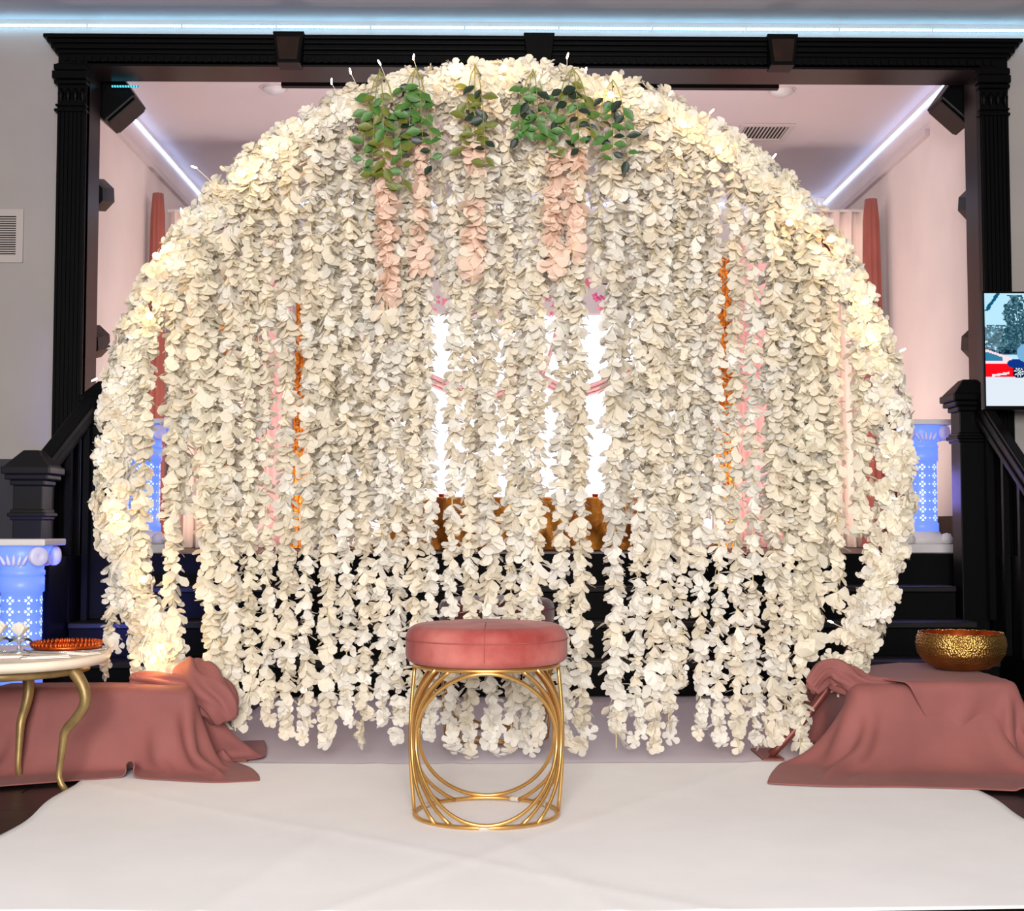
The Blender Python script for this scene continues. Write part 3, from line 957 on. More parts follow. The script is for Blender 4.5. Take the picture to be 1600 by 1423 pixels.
# short strands hanging behind, higher up
BACK = [(286, 800, 1.1), (334, 860, 1.1), (366, 850, 1.0), (398, 830, 1.1), (428, 520, 1.0), (460, 470, 1.0), (494, 850, 1.1), (524, 835, 1.05), (554, 845, 1.1), (582, 815, 1.05), (608, 850, 1.0),
        (634, 830, 1.0), (656, 780, 1.0), (690, 450, 1.0), (720, 480, 1.0), (748, 850, 1.0), (782, 500, 1.0), (812, 840, 1.05), (862, 455, 1.0), (893, 800, 0.95), (934, 450, 1.05), (976, 800, 0.95), (1008, 842, 1.1),
        (1034, 820, 1.0), (1056, 850, 1.0), (1080, 842, 1.05), (1106, 800, 1.0), (1150, 360, 1.0), (1180, 380, 1.0), (1206, 860, 1.15), (1240, 870, 1.15), (1262, 850, 1.1), (1290, 880, 1.1)]
for i, (xp, yb, sc) in enumerate(BACK):
    yy = Y_RING + 0.05 + random.uniform(-0.01, 0.03)
    pt = W(xp, 700, yy)
    zt = ring_top_z(pt.x) + 0.0
    pb = W(xp + random.uniform(-5, 5), yb, yy)
    strand('shorter cream blossom strand in the rear row of the ring, %s from the side table' % ordinal(i + 1), 'rear row blossom strands', pt.x, zt, pb.x, pb.z, yy, random.choice((IV, CW, CW)), sc, spacing=0.032)
# one strand hangs outside the ring above the table
p0, p1 = W(176, 880, Y_RING), W(168, 1058, Y_RING)
strand('loose white blossom strand hanging outside the ring beside the side table', None, p0.x, p0.z, p1.x, p1.z, Y_RING, WC, 0.85, spacing=0.03)
# peach wisteria in front of the crown
for i, (xp, y0_, y1_, sc, lab) in enumerate([(602, 205, 505, 1.05, 'peach blossom strand under the outer leafy spray, closest to the side table'),
                                             (655, 205, 420, 0.9, 'short peach blossom strand hanging under the second leafy spray'),
                                             (742, 190, 440, 1.15, 'full peach blossom strand hanging under the thin third leafy spray'),
                                             (868, 230, 430, 1.0, 'peach blossom strand hanging below the fourth leafy spray'),
                                             (902, 200, 400, 1.05, 'peach blossom strand hanging under the bushy fifth leafy spray')]):
    yy = Y_RING - 0.085
    a, b = W(xp, y0_, yy), W(xp + random.uniform(-6, 6), y1_, yy)
    strand(lab, 'peach strands at the crown', a.x, a.z, b.x, b.z, yy, ('petal_peach', 'petal_cream'), sc, spacing=0.026)

# garlands wrapped along the hoop
segs = [('hoop end above the crate by the table', 212, 186), ('table side of the hoop at pedestal height', 186, 160), ('table side shoulder of the hoop', 160, 134),
        ('rising crown of the hoop before the leafy sprays', 134, 108), ('top of the hoop above the leafy sprays', 108, 72), ('descending crown of the hoop below the ceiling vent', 72, 46),
        ('shoulder of the hoop beside the tall rust drape', 46, 20), ('side of the hoop near the stage pedestal', 20, -6), ('low side of the hoop beside the gold bowl', -6, -33)]
for (where, a0, a1) in segs:
    am = rad((a0 + a1) / 2)
    c0 = Vector((RC.x + RR * math.cos(am), Y_RING, RC.z + RR * math.sin(am)))
    root = thing('hydrangea_garland', 'thick cream hydrangea garland on the ' + where, 'garland', c0, 0, 'garlands wrapped round the hoop')
    mb = MB().tube([(RC.x + (RR + 0.016) * math.cos(rad(t)) - c0.x, -0.018, RC.z + (RR + 0.016) * math.sin(rad(t)) - c0.z) for t in np.linspace(a0, a1, 14)], 0.004, 5)
    build(mb, 'stem', 'stem_cream', root)
    n = int(abs(a0 - a1) * 4.7)
    for k in range(n):
        t = rad(a0 + (a1 - a0) * (k + random.uniform(0.1, 0.9)) / n)
        rd = Vector((math.cos(t), 0, math.sin(t)))
        # around the tube, favouring the visible front
        b_ = random.gauss(0, 1.05)
        nrm = (Vector((0, -1, 0)) * math.cos(b_) + rd * math.sin(b_)).normalized()
        th = 0.052 * random.uniform(0.55, 1.15)
        p = Vector((RC.x, Y_RING, RC.z)) + rd * RR + nrm * th - c0
        o = put('blossom', random.choice(CL), root, p)
        o.rotation_mode = 'QUATERNION'
        jit = Vector((random.uniform(-0.5, 0.5), random.uniform(-0.5, 0.5), random.uniform(-0.5, 0.5)))
        o.rotation_quaternion = Vector((0, 0, 1)).rotation_difference((nrm + jit * 0.8).normalized()) @ Quaternion((0, 0, 1), random.uniform(0, 6.28))
        s_ = random.uniform(0.85, 1.25)
        o.scale = (s_, s_, s_)

# leafy sprays
def leaf_mesh(m, seed):
    r = random.Random(seed)
    L, w = 0.042, 0.024
    pts = [(0, 0, 0), (0.25 * L, -0.36 * w, 0.002), (0.55 * L, -0.5 * w, 0.003), (0.82 * L, -0.28 * w, 0.001), (L, 0, -0.004), (0.82 * L, 0.28 * w, 0.001), (0.55 * L, 0.5 * w, 0.003), (0.25 * L, 0.36 * w, 0.002), (0.4 * L, 0, -0.002), (0.7 * L, 0, -0.003)]
    return MB().add(pts, [(0, 1, 8), (1, 2, 8), (2, 9, 8), (2, 3, 9), (3, 4, 9), (4, 5, 9), (5, 6, 9), (6, 8, 9), (6, 7, 8), (7, 0, 8)]).mesh('leaf', m, True)


LEAF = {m: leaf_mesh(m, 1) for m in ('leaf_green', 'leaf_olive', 'leaf_dark')}
sprays = [(594, 112, 300, 46, 4, ('leaf_olive', 'leaf_olive', 'leaf_green'), 'olive leafy spray at the crown, closest to the side table'),
          (650, 108, 268, 44, 4, ('leaf_dark', 'leaf_green', 'leaf_green'), 'dark and bright green leafy spray, second from the side table'),
          (742, 104, 275, 26, 3, ('leaf_olive', 'leaf_dark', 'leaf_olive'), 'thin olive leafy spray trailing under the middle of the crown'),
          (832, 112, 236, 40, 4, ('leaf_green', 'leaf_green', 'leaf_dark'), 'bright green leafy spray, fourth from the side table'),
          (894, 108, 255, 46, 4, ('leaf_olive', 'leaf_dark', 'leaf_green'), 'bushy dark leafy spray beside the bright green one'),
          (956, 128, 262, 32, 3, ('leaf_green', 'leaf_dark', 'leaf_green'), 'small sparse leafy spray at the far end of the six')]
for (px, py0, py1, spr, ns, ml, lab) in sprays:
    yy = Y_RING - 0.10
    p0 = W(px, py0, yy)
    root = thing('leafy_spray', lab, 'foliage spray', p0, 0, 'green sprays at the crown')
    k_ = Y_RING / FPX
    for s_ in range(ns):
        fx = (s_ / (ns - 1) - 0.5) * 2
        Ls = (py1 - py0) * k_ * random.uniform(0.72, 1.0)
        ex = fx * spr * k_ * random.uniform(0.7, 1.1)
        path = []
        for q in range(11):
            t = q / 10
            path.append(Vector((ex * (t ** 0.6) * (1 - 0.25 * t), -0.02 * math.sin(PI * t) - 0.012 * s_ % 0.03, -Ls * t)))
        build(MB().tube(path, 0.0016, 5, taper=lambda t: 1.3 - 0.7 * t), 'twig', 'stem_green', root)
        nl = int(Ls / 0.030)
        for q in range(nl):
            t = 0.22 + 0.78 * (q + 0.5) / nl
            idx = min(9, int(t * 10))
            p = path[idx].lerp(path[idx + 1], t * 10 - idx)
            o = put('leaf', LEAF[random.choice(ml)], root, p)
            sd = 1 if q % 2 else -1
            th = rad(random.uniform(-75, 20)) if sd > 0 else PI - rad(random.uniform(-75, 20))
            dirv = Vector((math.cos(th), random.uniform(-0.5, 0.1), math.sin(th))).normalized()
            zax = Vector((random.uniform(-0.4, 0.4), -1, random.uniform(-0.2, 0.6)))
            zax = (zax - dirv * zax.dot(dirv)).normalized()
            yax = zax.cross(dirv)
            o.rotation_mode = 'QUATERNION'
            o.rotation_quaternion = Matrix((dirv, yax, zax)).transposed().to_quaternion()
            sc = random.uniform(0.85, 1.35)
            o.scale = (sc, sc, sc)

# fairy lights wound round the hoop
fl_ = thing('fairy_lights', 'string of warm fairy lights wound round the flower hoop', 'fairy lights', (RC.x, Y_RING, RC.z))
wire = []
for k in range(240):
    t = rad(212 - 245 * k / 239)
    w_ = k * 0.55
    wire.append(Vector(((RR + 0.045 * math.sin(w_)) * math.cos(t), -0.055 + 0.03 * math.cos(w_), (RR + 0.045 * math.sin(w_)) * math.sin(t))))
build(MB().tube(wire, 0.0013, 4), 'wire', 'wire_white', fl_)
bulb = MB().lathe([(0.001, -0.008), (0.008, -0.005), (0.010, 0.003), (0.008, 0.011), (0.001, 0.016)], 8).mesh('bulb', 'warm_bulb', True)
tiny = MB().lathe([(0.0008, -0.004), (0.0026, -0.002), (0.0028, 0.008), (0.002, 0.014), (0.0008, 0.016)], 8).mesh('bulb', 'tiny_bulb', True)
BIG = [(380, 272), (235, 494), (184, 806), (226, 905), (786, 108), (1068, 196), (1122, 236), (955, 150), (246, 400), (710, 114), (418, 236), (252, 1010), (240, 1028), (1350, 472), (1297, 374), (1360, 528), (1232, 348)]
SMALL = [(518, 130), (594, 100), (548, 114), (646, 92), (886, 90), (306, 262), (285, 332), (205, 528), (160, 720), (150, 592), (1110, 176), (1208, 246), (1248, 342), (1322, 424), (1408, 548),
         (1405, 672), (1382, 712), (1395, 778), (1368, 862), (1390, 910), (1295, 970), (915, 112), (840, 124), (470, 192), (1046, 148), (1380, 590), (196, 600), (170, 690)]
C0 = Vector((RC.x, Y_RING, RC.z))
for lst, me in ((BIG, bulb), (SMALL, tiny)):
    for (x, y_) in lst:
        p = W(x, y_, Y_RING - 0.115) - C0
        radial = Vector((p.x, 0, p.z)).normalized()
        o = put('bulb', me, fl_, p)
        o.rotation_mode = 'QUATERNION'
        o.rotation_quaternion = Vector((0, 0, 1)).rotation_difference((radial + Vector((random.uniform(-0.6, 0.6), random.uniform(-0.5, 0.1), random.uniform(-0.6, 0.6)))).normalized())
        foot = radial * (RR + 0.02) + Vector((0, -0.05, 0))
        build(MB().tube([p, p.lerp(foot, 0.5) + Vector((0.004, -0.006, 0)), foot], 0.0012, 4), 'lead', 'wire_white', fl_)

# pink orchids over the painted-glow panel
for i in range(26):
    px = 612 + 440 * (i + random.uniform(-0.3, 0.3)) / 26
    p = W(px, random.uniform(425, 492), 8.88)
    if i == 0:
        og = thing('orchid_garland', 'magenta orchid garland strung above the painted-glow backdrop panel', 'garland', (0.2, 8.88, W(830, 430, 8.88).z))
        build(MB().tube([W(612 + 440 * k / 20, 432 + 14 * math.sin(k * 0.9), 8.9) - Vector(og.location) for k in range(21)], 0.006, 5), 'stem', 'leaf_dark', og)
    for q in range(2):
        o = put('blossom', random.choice(ORCHID), og, p - Vector(og.location) + Vector((random.uniform(-0.02, 0.02), 0, -0.06 * q)))
        o.rotation_euler = (rad(90) + random.uniform(-0.6, 0.6), random.uniform(-0.6, 0.6), random.uniform(0, 6))
        sc = random.uniform(1.2, 1.9)
        o.scale = (sc, sc, sc)

# ------------------------------------------------------------------ stools
def stool(label, loc, velvet, r=0.195, h=0.455, seat_h=0.098, rz=0.0, group=None):
    root = thing('round_stool', label, 'stool', loc, rz, group)
    s0 = h - seat_h
    prof = []
    for k in range(9):
        a = -PI / 2 + PI / 2 * k / 8
        prof.append((r * 0.955 + 0.012 + 0.022 * math.cos(a) - 0.012, s0 + 0.022 + 0.022 * math.sin(a)))
    rb = 0.036
    for k in range(11):
        a = PI / 2 * k / 10
        prof.append((r * 0.955 + 0.022 - rb + rb * math.cos(a), h - rb - 0.004 + rb * math.sin(a)))
    prof += [(r * 0.6, h + 0.001), (r * 0.3, h + 0.003), (0.002, h + 0.004)]
    prof = [(r * 0.8, s0 + 0.001)] + prof
    seat = build(MB().lathe(prof, 64), 'seat', velvet, root, True)
    zs = h - rb - 0.004
    rs = r * 0.955 + 0.0225
    build(MB().tube([(rs * math.cos(2 * PI * k / 64), rs * math.sin(2 * PI * k / 64), zs) for k in range(64)], 0.0016, 5, True), 'piping', 'seam_thread', seat, True)
    for sa in (-PI / 2 - 0.02, PI / 2 - 0.02):
        pts = [((q[0] + 0.0006) * math.cos(sa), (q[0] + 0.0006) * math.sin(sa), q[1]) for q in prof[8:-1]]
        build(MB().tube(pts, 0.0013, 5), 'seam', 'seam_thread', seat, True)
    g = 'gold_tube'
    rt = r * 0.94
    build(MB().tube([(rt * math.cos(2 * PI * k / 64), rt * math.sin(2 * PI * k / 64), s0 - 0.006) for k in range(64)], 0.006, 8, True), 'top_ring', g, root, True)
    build(MB().tube([(rt * math.cos(2 * PI * k / 64), rt * math.sin(2 * PI * k / 64), 0.007) for k in range(64)], 0.0055, 8, True), 'base_ring', g, root, True)
    zc = (s0 - 0.006 + 0.007) / 2
    zr = (s0 - 0.013) / 2 - 0.006
    for k in range(2):
        th0 = -PI / 2 + k * PI
        rr = rt + 0.005
        pts = []
        for q in range(72):
            t = 2 * PI * q / 72
            th = th0 + math.asin(0.94 * math.sin(t))
            pts.append((rr * math.cos(th), rr * math.sin(th), zc + zr * math.cos(t)))
        build(MB().tube(pts, 0.0052, 8, True), 'hoop', g, root, True)
    for sx in (-1, 1):
        for (c0, dir_, bul) in ((-PI / 2, 1, 0.66), (PI / 2, -1, 0.80)):
            for j, st_ in enumerate((0.74, 0.50)):
                pts = []
                for q in range(25):
                    t = q / 24
                    off = st_ + (bul + 0.18 * j) * math.sin(PI * t) ** 0.9
                    th = c0 + sx * dir_ * off
                    r2 = rt + (0.002 - 0.008 * j) + 0.007 * math.sin(PI * t)
                    pts.append((r2 * math.cos(th), r2 * math.sin(th), 0.007 + (s0 - 0.013) * t))
                build(MB().tube(pts, 0.005, 8), 'side_arc', g, root, True)
        pts = [((rt + 0.012 * math.sin(PI * q / 12)) * sx, 0.0, 0.007 + (s0 - 0.013) * q / 12) for q in range(13)]
        build(MB().tube(pts, 0.005, 8), 'upright', g, root, True)
    for th in (-1.60, 1.15, 0.6, 2.6):
        pts = [(rt * math.cos(th + d), rt * math.sin(th + d), 0.007) for d in (-0.07, -0.035, 0, 0.035, 0.07)]
        build(MB().tube(pts, 0.0075, 8), 'clip', 'clear_clip', root, True)
    return root


ps = W(760, 1272, 3.53)
stool('rose velvet round stool with gold hoop frame on the white sheet', (ps.x, 3.53, 0.008), 'velvet_rose', r=0.198, h=0.497, seat_h=0.102)
pw = W(776, 1140, 4.87)
stool('wine velvet round stool half hidden behind the blossom strands', (pw.x, 4.87, 0.003), 'velvet_wine', h=0.50)
for lab, px in (('rust velvet round stool on the stage beside the shorter gold drape', 557), ('rust velvet round stool on the stage beside the bright gold drape', 1086)):
    p = W(px, 800, 7.75)
    stool(lab, (p.x, 7.75, STAGE_Z), 'velvet_rust', r=0.17, h=0.41)

# ------------------------------------------------------------------ floor cloths
def sheet(name, label, x0, x1, y0, y1, m, nx, ny, z0, wav, edge=0.0):
    root = thing(name, label, 'cloth', ((x0 + x1) / 2, (y0 + y1) / 2, 0))
    cx_, cy_ = (x0 + x1) / 2, (y0 + y1) / 2
    vs_ = []
    ph = [random.uniform(0, 6) for _ in range(12)]
    for j in range(ny + 1):
        for i in range(nx + 1):
            u, v = i / nx, j / ny
            x, y = x0 + (x1 - x0) * u, y0 + (y1 - y0) * v
            e = edge
            if e:
                ed = max(0, 1 - min(u, 1 - u) * 8)
                x += ed * e * (math.sin(5 * y + ph[0]) + 0.5 * math.sin(13 * y + ph[1])) * (1 if u > 0.5 else -1)
                ev = max(0, 1 - min(v, 1 - v) * 8)
                y += ev * e * (math.sin(3 * x + ph[2]) + 0.4 * math.sin(9 * x + ph[3]))
            z = z0 + wav * (0.5 + 0.5 * math.sin(3.1 * x + 5.3 * y + ph[4]) * math.sin(2.3 * y - 4.1 * x + ph[5]))
            # long soft creases
            for c in range(4):
                dd = math.cos(ph[6 + c]) * (x - cx_) + math.sin(ph[6 + c]) * (y - cy_) + 0.28 * (c - 1.5)
                z += wav * 0.55 * math.exp(-(dd / 0.02) ** 2)
            vs_.append((x - cx_, y - cy_, z))
    fs = [(j * (nx + 1) + i, j * (nx + 1) + i + 1, (j + 1) * (nx + 1) + i + 1, (j + 1) * (nx + 1) + i) for j in range(ny) for i in range(nx)]
    o = build(MB().add(vs_, fs), 'fabric', m, root, True)
    md = o.modifiers.new('thick', 'SOLIDIFY'); md.thickness = 0.0025
    return root


sheet('floor_sheet', 'large white cloth spread on the floor under the rose stool', -1.20, 1.37, 2.645, 4.31, 'white_cloth', 110, 80, 0.006, 0.005, 0.012)
sheet('floor_sheet', 'white satin cloth with painted shade tone on the floor behind the blossom strands', -0.98, 1.2, 4.30, 6.02, 'shade_toned_satin', 60, 50, 0.003, 0.002)

# ------------------------------------------------------------------ draped crates (cloth settled over a box)
def settle(nx, ny, P0, boxes, steps, seed=0, pins=None, floor=0.010):
    r = np.random.default_rng(seed)
    P = P0.copy() + r.normal(0, 0.003, P0.shape)
    f = r.uniform(8, 15, 6); g = r.uniform(0, 6, 6)
    P[..., 2] += 0.012 + 0.012 * np.sin(f[0] * P0[..., 0] + f[1] * P0[..., 1] + g[0]) + 0.010 * np.sin(f[2] * P0[..., 0] - f[3] * P0[..., 1] + g[1]) + 0.008 * np.sin(2 * f[4] * P0[..., 1] + g[2])
    Q = P.copy()
    rest_x = np.linalg.norm(P0[1:] - P0[:-1], axis=2) * 1.10
    rest_y = np.linalg.norm(P0[:, 1:] - P0[:, :-1], axis=2) * 1.10
    rest_d = np.linalg.norm(P0[1:, 1:] - P0[:-1, :-1], axis=2) * 1.10
    rest_e = np.linalg.norm(P0[1:, :-1] - P0[:-1, 1:], axis=2) * 1.10
    rest_bx = np.linalg.norm(P0[2:] - P0[:-2], axis=2) * 1.10
    rest_by = np.linalg.norm(P0[:, 2:] - P0[:, :-2], axis=2) * 1.10

    def solve(A, B, rest, k):
        d = B - A
        l = np.linalg.norm(d, axis=2, keepdims=True) + 1e-9
        c = d * (0.5 * k * (l - rest[..., None]) / l)
        A += c
        B -= c
    for s in range(steps):
        V = (P - Q) * 0.97
        Q = P.copy()
        P = P + V + np.array([0, 0, -0.0011])
        for it in range(9):
            for o in (0, 1):
                n_ = (P.shape[0] - 1 - o + 1) // 2
                if n_ > 0:
                    solve(P[o:o + 2 * n_:2][:n_], P[o + 1:o + 2 * n_:2][:n_], rest_x[o::2][:n_], 1.0)
                m_ = (P.shape[1] - 1 - o + 1) // 2
                if m_ > 0:
                    solve(P[:, o:o + 2 * m_:2][:, :m_], P[:, o + 1:o + 2 * m_:2][:, :m_], rest_y[:, o::2][:, :m_], 1.0)
                a_, b_ = P[o:-1:2, :-1], P[o + 1::2, 1:]
                n2 = min(a_.shape[0], b_.shape[0])
                solve(P[o:o + 2 * n2:2, :-1][:n2], P[o + 1:o + 2 * n2:2, 1:][:n2], rest_d[o::2][:n2], 0.35)
                solve(P[o + 1:o + 2 * n2:2, :-1][:n2], P[o:o + 2 * n2:2, 1:][:n2], rest_e[o::2][:n2], 0.35)
            for o in range(4):
                # light bending stiffness
                A = P[o:-2:4]; B = P[o + 2::4]; n3 = min(len(A), len(B)); solve(A[:n3], B[:n3], rest_bx[o::4][:n3], 0.10)
                A = P[:, o:-2:4]; B = P[:, o + 2::4]; n3 = min(A.shape[1], B.shape[1]); solve(A[:, :n3], B[:, :n3], rest_by[:, o::4][:, :n3], 0.10)
            for (b0, b1) in boxes:
                b0 = np.array(b0) - 0.006; b1 = np.array(b1) + 0.006
                ins = np.all((P > b0) & (P < b1), axis=2)
                if ins.any():
                    p = P[ins]
                    d = np.concatenate([p - b0, b1 - p], axis=1)
                    d[:, 2] = 9
                    ax = np.argmin(d, axis=1)
                    for a in range(6):
                        sel = ax == a
                        if a < 3:
                            p[sel, a] = b0[a]
                        else:
                            p[sel, a - 3] = b1[a - 3]
                    P[ins] = p
                    q = Q[ins]
                    Q[ins] = q + (p - q) * 0.55
            low = P[..., 2] < floor
            if low.any():
                P[..., 2][low] = floor
                for a in (0, 1):
                    Q[..., a][low] += (P[..., a][low] - Q[..., a][low]) * 0.85
            if pins is not None:
                for (i, j, p) in pins:
                    P[i, j] = p; Q[i, j] = p
    return P


def draped_crate(name, label, box, cloth_c, size, rot, seed, n=(64, 52), steps=150):
    (x0, y0, z0), (x1, y1, z1) = box
    cx_, cy_ = (x0 + x1) / 2, (y0 + y1) / 2
    root = thing(name, label, 'draped crate', (cx_, cy_, 0))
    build(MB().box(x0 - cx_ + 0.02, x1 - cx_ - 0.02, y0 - cy_ + 0.02, y1 - cy_ - 0.02, 0.001, z1 - 0.02), 'crate', 'floor_wood', root)
    nx, ny = n
    P0 = np.zeros((nx, ny, 3))
    c, s = math.cos(rot), math.sin(rot)
    for i in range(nx):
        for j in range(ny):
            u, v = (i / (nx - 1) - 0.5) * size[0], (j / (ny - 1) - 0.5) * size[1]
            P0[i, j] = (cloth_c[0] + u * c - v * s, cloth_c[1] + u * s + v * c, z1 + 0.02)
    P = settle(nx, ny, P0, [box], steps, seed)
    vs_ = [(p[0] - cx_, p[1] - cy_, p[2]) for p in P.reshape(-1, 3)]
    fs = [(i * ny + j, (i + 1) * ny + j, (i + 1) * ny + j + 1, i * ny + j + 1) for i in range(nx - 1) for j in range(ny - 1)]
    o = build(MB().add(vs_, fs), 'chiffon', 'rose_chiffon', root, True)
    md = o.modifiers.new('soft', 'SUBSURF'); md.levels = 1; md.render_levels = 1
    md = o.modifiers.new('thick', 'SOLIDIFY'); md.thickness = 0.003; md.offset = 1
    return root


def bunch(parent, pts, r, seed):
    """a twisted gather of the chiffon"""
    rr = random.Random(seed)
    base = parent.location
    P = [Vector(p) - base for p in pts]
    n = 36
    path = []
    m = len(P) - 1
    for i in range(m * 10 + 1):
        t = i / 10
        k = min(m - 1, int(t)); f = t - k
        p0, p1, p2, p3 = P[max(0, k - 1)], P[k], P[k + 1], P[min(m, k + 2)]
        path.append(0.5 * ((2 * p1) + (p2 - p0) * f + (2 * p0 - 5 * p1 + 4 * p2 - p3) * f * f + (3 * p1 - p0 - 3 * p2 + p3) * f ** 3))
    mb = MB()
    vs_ = []
    nn = len(path)
    ph = rr.uniform(0, 6)
    for i, p in enumerate(path):
        a = path[max(0, i - 1)]; b = path[min(nn - 1, i + 1)]
        t = (b - a).normalized()
        s1 = t.cross(Vector((0, 1, 0.2))).normalized(); s2 = s1.cross(t).normalized()
        q = i / (nn - 1)
        ra = r * (0.35 + 0.9 * math.sin(PI * (0.12 + 0.8 * q)))
        for k in range(n):
            an = 2 * PI * k / n
            g = ra * (1 + 0.22 * math.sin(5 * an + 6 * q + ph) + 0.12 * math.sin(9 * an - 4 * q))
            vs_.append(p + s1 * g * math.cos(an) + s2 * g * math.sin(an) * 0.75)
    fs = [(i * n + k, i * n + (k + 1) % n, (i + 1) * n + (k + 1) % n, (i + 1) * n + k) for i in range(nn - 1) for k in range(n)]
    fs += [tuple(reversed(range(n))), tuple((nn - 1) * n + k for k in range(n))]
    mb.add(vs_, fs)
    return build(mb, 'gathered_chiffon', 'rose_chiffon', parent, True)


cr = draped_crate('draped_crate', 'long crate under rose chiffon behind the side table', ((-1.56, 4.19, 0), (-0.93, 4.36, 0.25)), (-1.29, 4.29), (1.12, 0.84), rad(8), 11)
bunch(cr, [W(352, 1125, 4.27), W(340, 1098, 4.26), W(318, 1078, 4.27), W(300, 1056, 4.30), W(292, 1036, 4.33)], 0.055, 1)
bunch(cr, [W(205, 1062, 4.33), W(240, 1066, 4.31), W(280, 1072, 4.28), W(318, 1080, 4.26), W(345, 1100, 4.25)], 0.026, 2)
cr2 = draped_crate('draped_crate', 'crate under rose chiffon carrying the gold bowl', ((1.14, 4.24, 0), (1.62, 4.80, 0.25)), (1.475, 4.42), (1.08, 1.26), rad(-9), 12)
bunch(cr2, [W(1268, 1075, 4.28), W(1290, 1050, 4.33), W(1318, 1058, 4.33), W(1350, 1072, 4.30), W(1400, 1072, 4.30)], 0.034, 3)

# a second length of chiffon thrown cornerwise over the crate top
n_ = 46
P0 = np.zeros((n_, n_, 3))
for i in range(n_):
    for j in range(n_):
        u, v = (i / (n_ - 1) - 0.5) * 0.78, (j / (n_ - 1) - 0.5) * 0.78
        c, s_ = math.cos(0.62), math.sin(0.62)
        P0[i, j] = (1.56 + u * c - v * s_, 4.46 + u * s_ + v * c, 0.29)
P = settle(n_, n_, P0, [((1.12, 4.215, 0), (1.645, 4.825, 0.262))], 150, 21)
vs_ = [(p[0] - cr2.location.x, p[1] - cr2.location.y, p[2]) for p in P.reshape(-1, 3)]
fs = [(i * n_ + j, (i + 1) * n_ + j, (i + 1) * n_ + j + 1, i * n_ + j + 1) for i in range(n_ - 1) for j in range(n_ - 1)]
o = build(MB().add(vs_, fs), 'chiffon_overlay', 'rose_chiffon', cr2, True)
md = o.modifiers.new('soft', 'SUBSURF'); md.levels = 1; md.render_levels = 1
md = o.modifiers.new('thick', 'SOLIDIFY'); md.thickness = 0.003; md.offset = 1

# gold bowl
pb = W(1502, 1052, 4.56)
bw = thing('metal_bowl', 'hammered gold bowl on the rose chiffon crate', 'bowl', (pb.x, 4.56, 0.272))
prof = [(0.055, 0), (0.09, 0.006), (0.122, 0.026), (0.143, 0.055), (0.149, 0.085), (0.146, 0.108), (0.139, 0.124)]
fine = []
for i in range(len(prof) - 1):
    for k in range(4):
        t = k / 4
        fine.append((prof[i][0] * (1 - t) + prof[i + 1][0] * t, prof[i][1] * (1 - t) + prof[i + 1][1] * t))
fine.append(prof[-1])
mb = MB()
n = 96
vs_ = []
for i, (r_, z_) in enumerate(fine):
    for k in range(n):
        a = 2 * PI * (k + 0.5 * (i % 2)) / n
        dn = -0.0018 if (i + k) % 2 else 0.0
        zz = z_ + (0.002 * math.sin(k * 2.1) if i == len(fine) - 1 else 0)
        vs_.append(((r_ + dn) * math.cos(a), (r_ + dn) * math.sin(a), zz))
fs = [(i * n + k, i * n + (k + 1) % n, (i + 1) * n + (k + 1) % n, (i + 1) * n + k) for i in range(len(fine) - 1) for k in range(n)]
fs.append(tuple(reversed(range(n))))
build(mb.add(vs_, fs), 'outer_wall', 'hammered_gold', bw, True)
build(MB().lathe([(0.135, 0.123), (0.140, 0.098), (0.136, 0.05), (0.09, 0.012), (0.002, 0.010)], 48, cap=False), 'inner_wall', 'copper_glow', bw, True)
build(MB().tube([(0.138 * math.cos(2 * PI * k / 60), 0.138 * math.sin(2 * PI * k / 60), 0.124 + 0.0015 * math.sin(k * 2.3)) for k in range(60)], 0.0028, 6, True), 'rim', 'hammered_gold', bw, True)

# ------------------------------------------------------------------ side table and what lies on it
TZ = 0.385
ptb = W(-8, 1020, 3.95)
tb = thing('side_table', 'round ivory topped side table with curved antique gold legs', 'side table', (ptb.x, 3.95, 0))
TR = 0.325
build(MB().lathe([(TR - 0.05, TZ - 0.03), (TR - 0.015, TZ - 0.028), (TR - 0.004, TZ - 0.018), (TR, TZ - 0.008), (TR - 0.004, TZ - 0.001), (TR - 0.02, TZ)], 64), 'tabletop', 'ivory_marble', tb, True)
build(MB().lathe([(TR - 0.075, TZ - 0.055), (TR - 0.06, TZ - 0.05), (TR - 0.06, TZ - 0.03)], 48), 'apron', 'antique_gold', tb, True)
for th, kr in ((-0.30, 1.0), (1.30, 0.55), (3.6, 1.0)):
    pts = []
    for q in range(21):
        t = q / 20
        rr = TR - 0.075 + 0.055 * math.sin(PI * min(1, t * 1.9)) * (1 if t < 0.53 else 0) - 0.05 * max(0, t - 0.3) * 1.0 + 0.03 * max(0, (t - 0.86) / 0.14) ** 2
        pts.append((kr * rr * math.cos(th), kr * rr * math.sin(th), (TZ - 0.032) * (1 - t) + 0.007))
    build(MB().tube(pts, 0.017, 10, taper=lambda t: 1.15 - 0.72 * t if t < 0.9 else 0.55), 'leg', 'antique_gold', tb, True)


def on_table(px, Y):
    p = W(px, 1000, Y)
    return (p.x, Y, TZ + 0.0015)


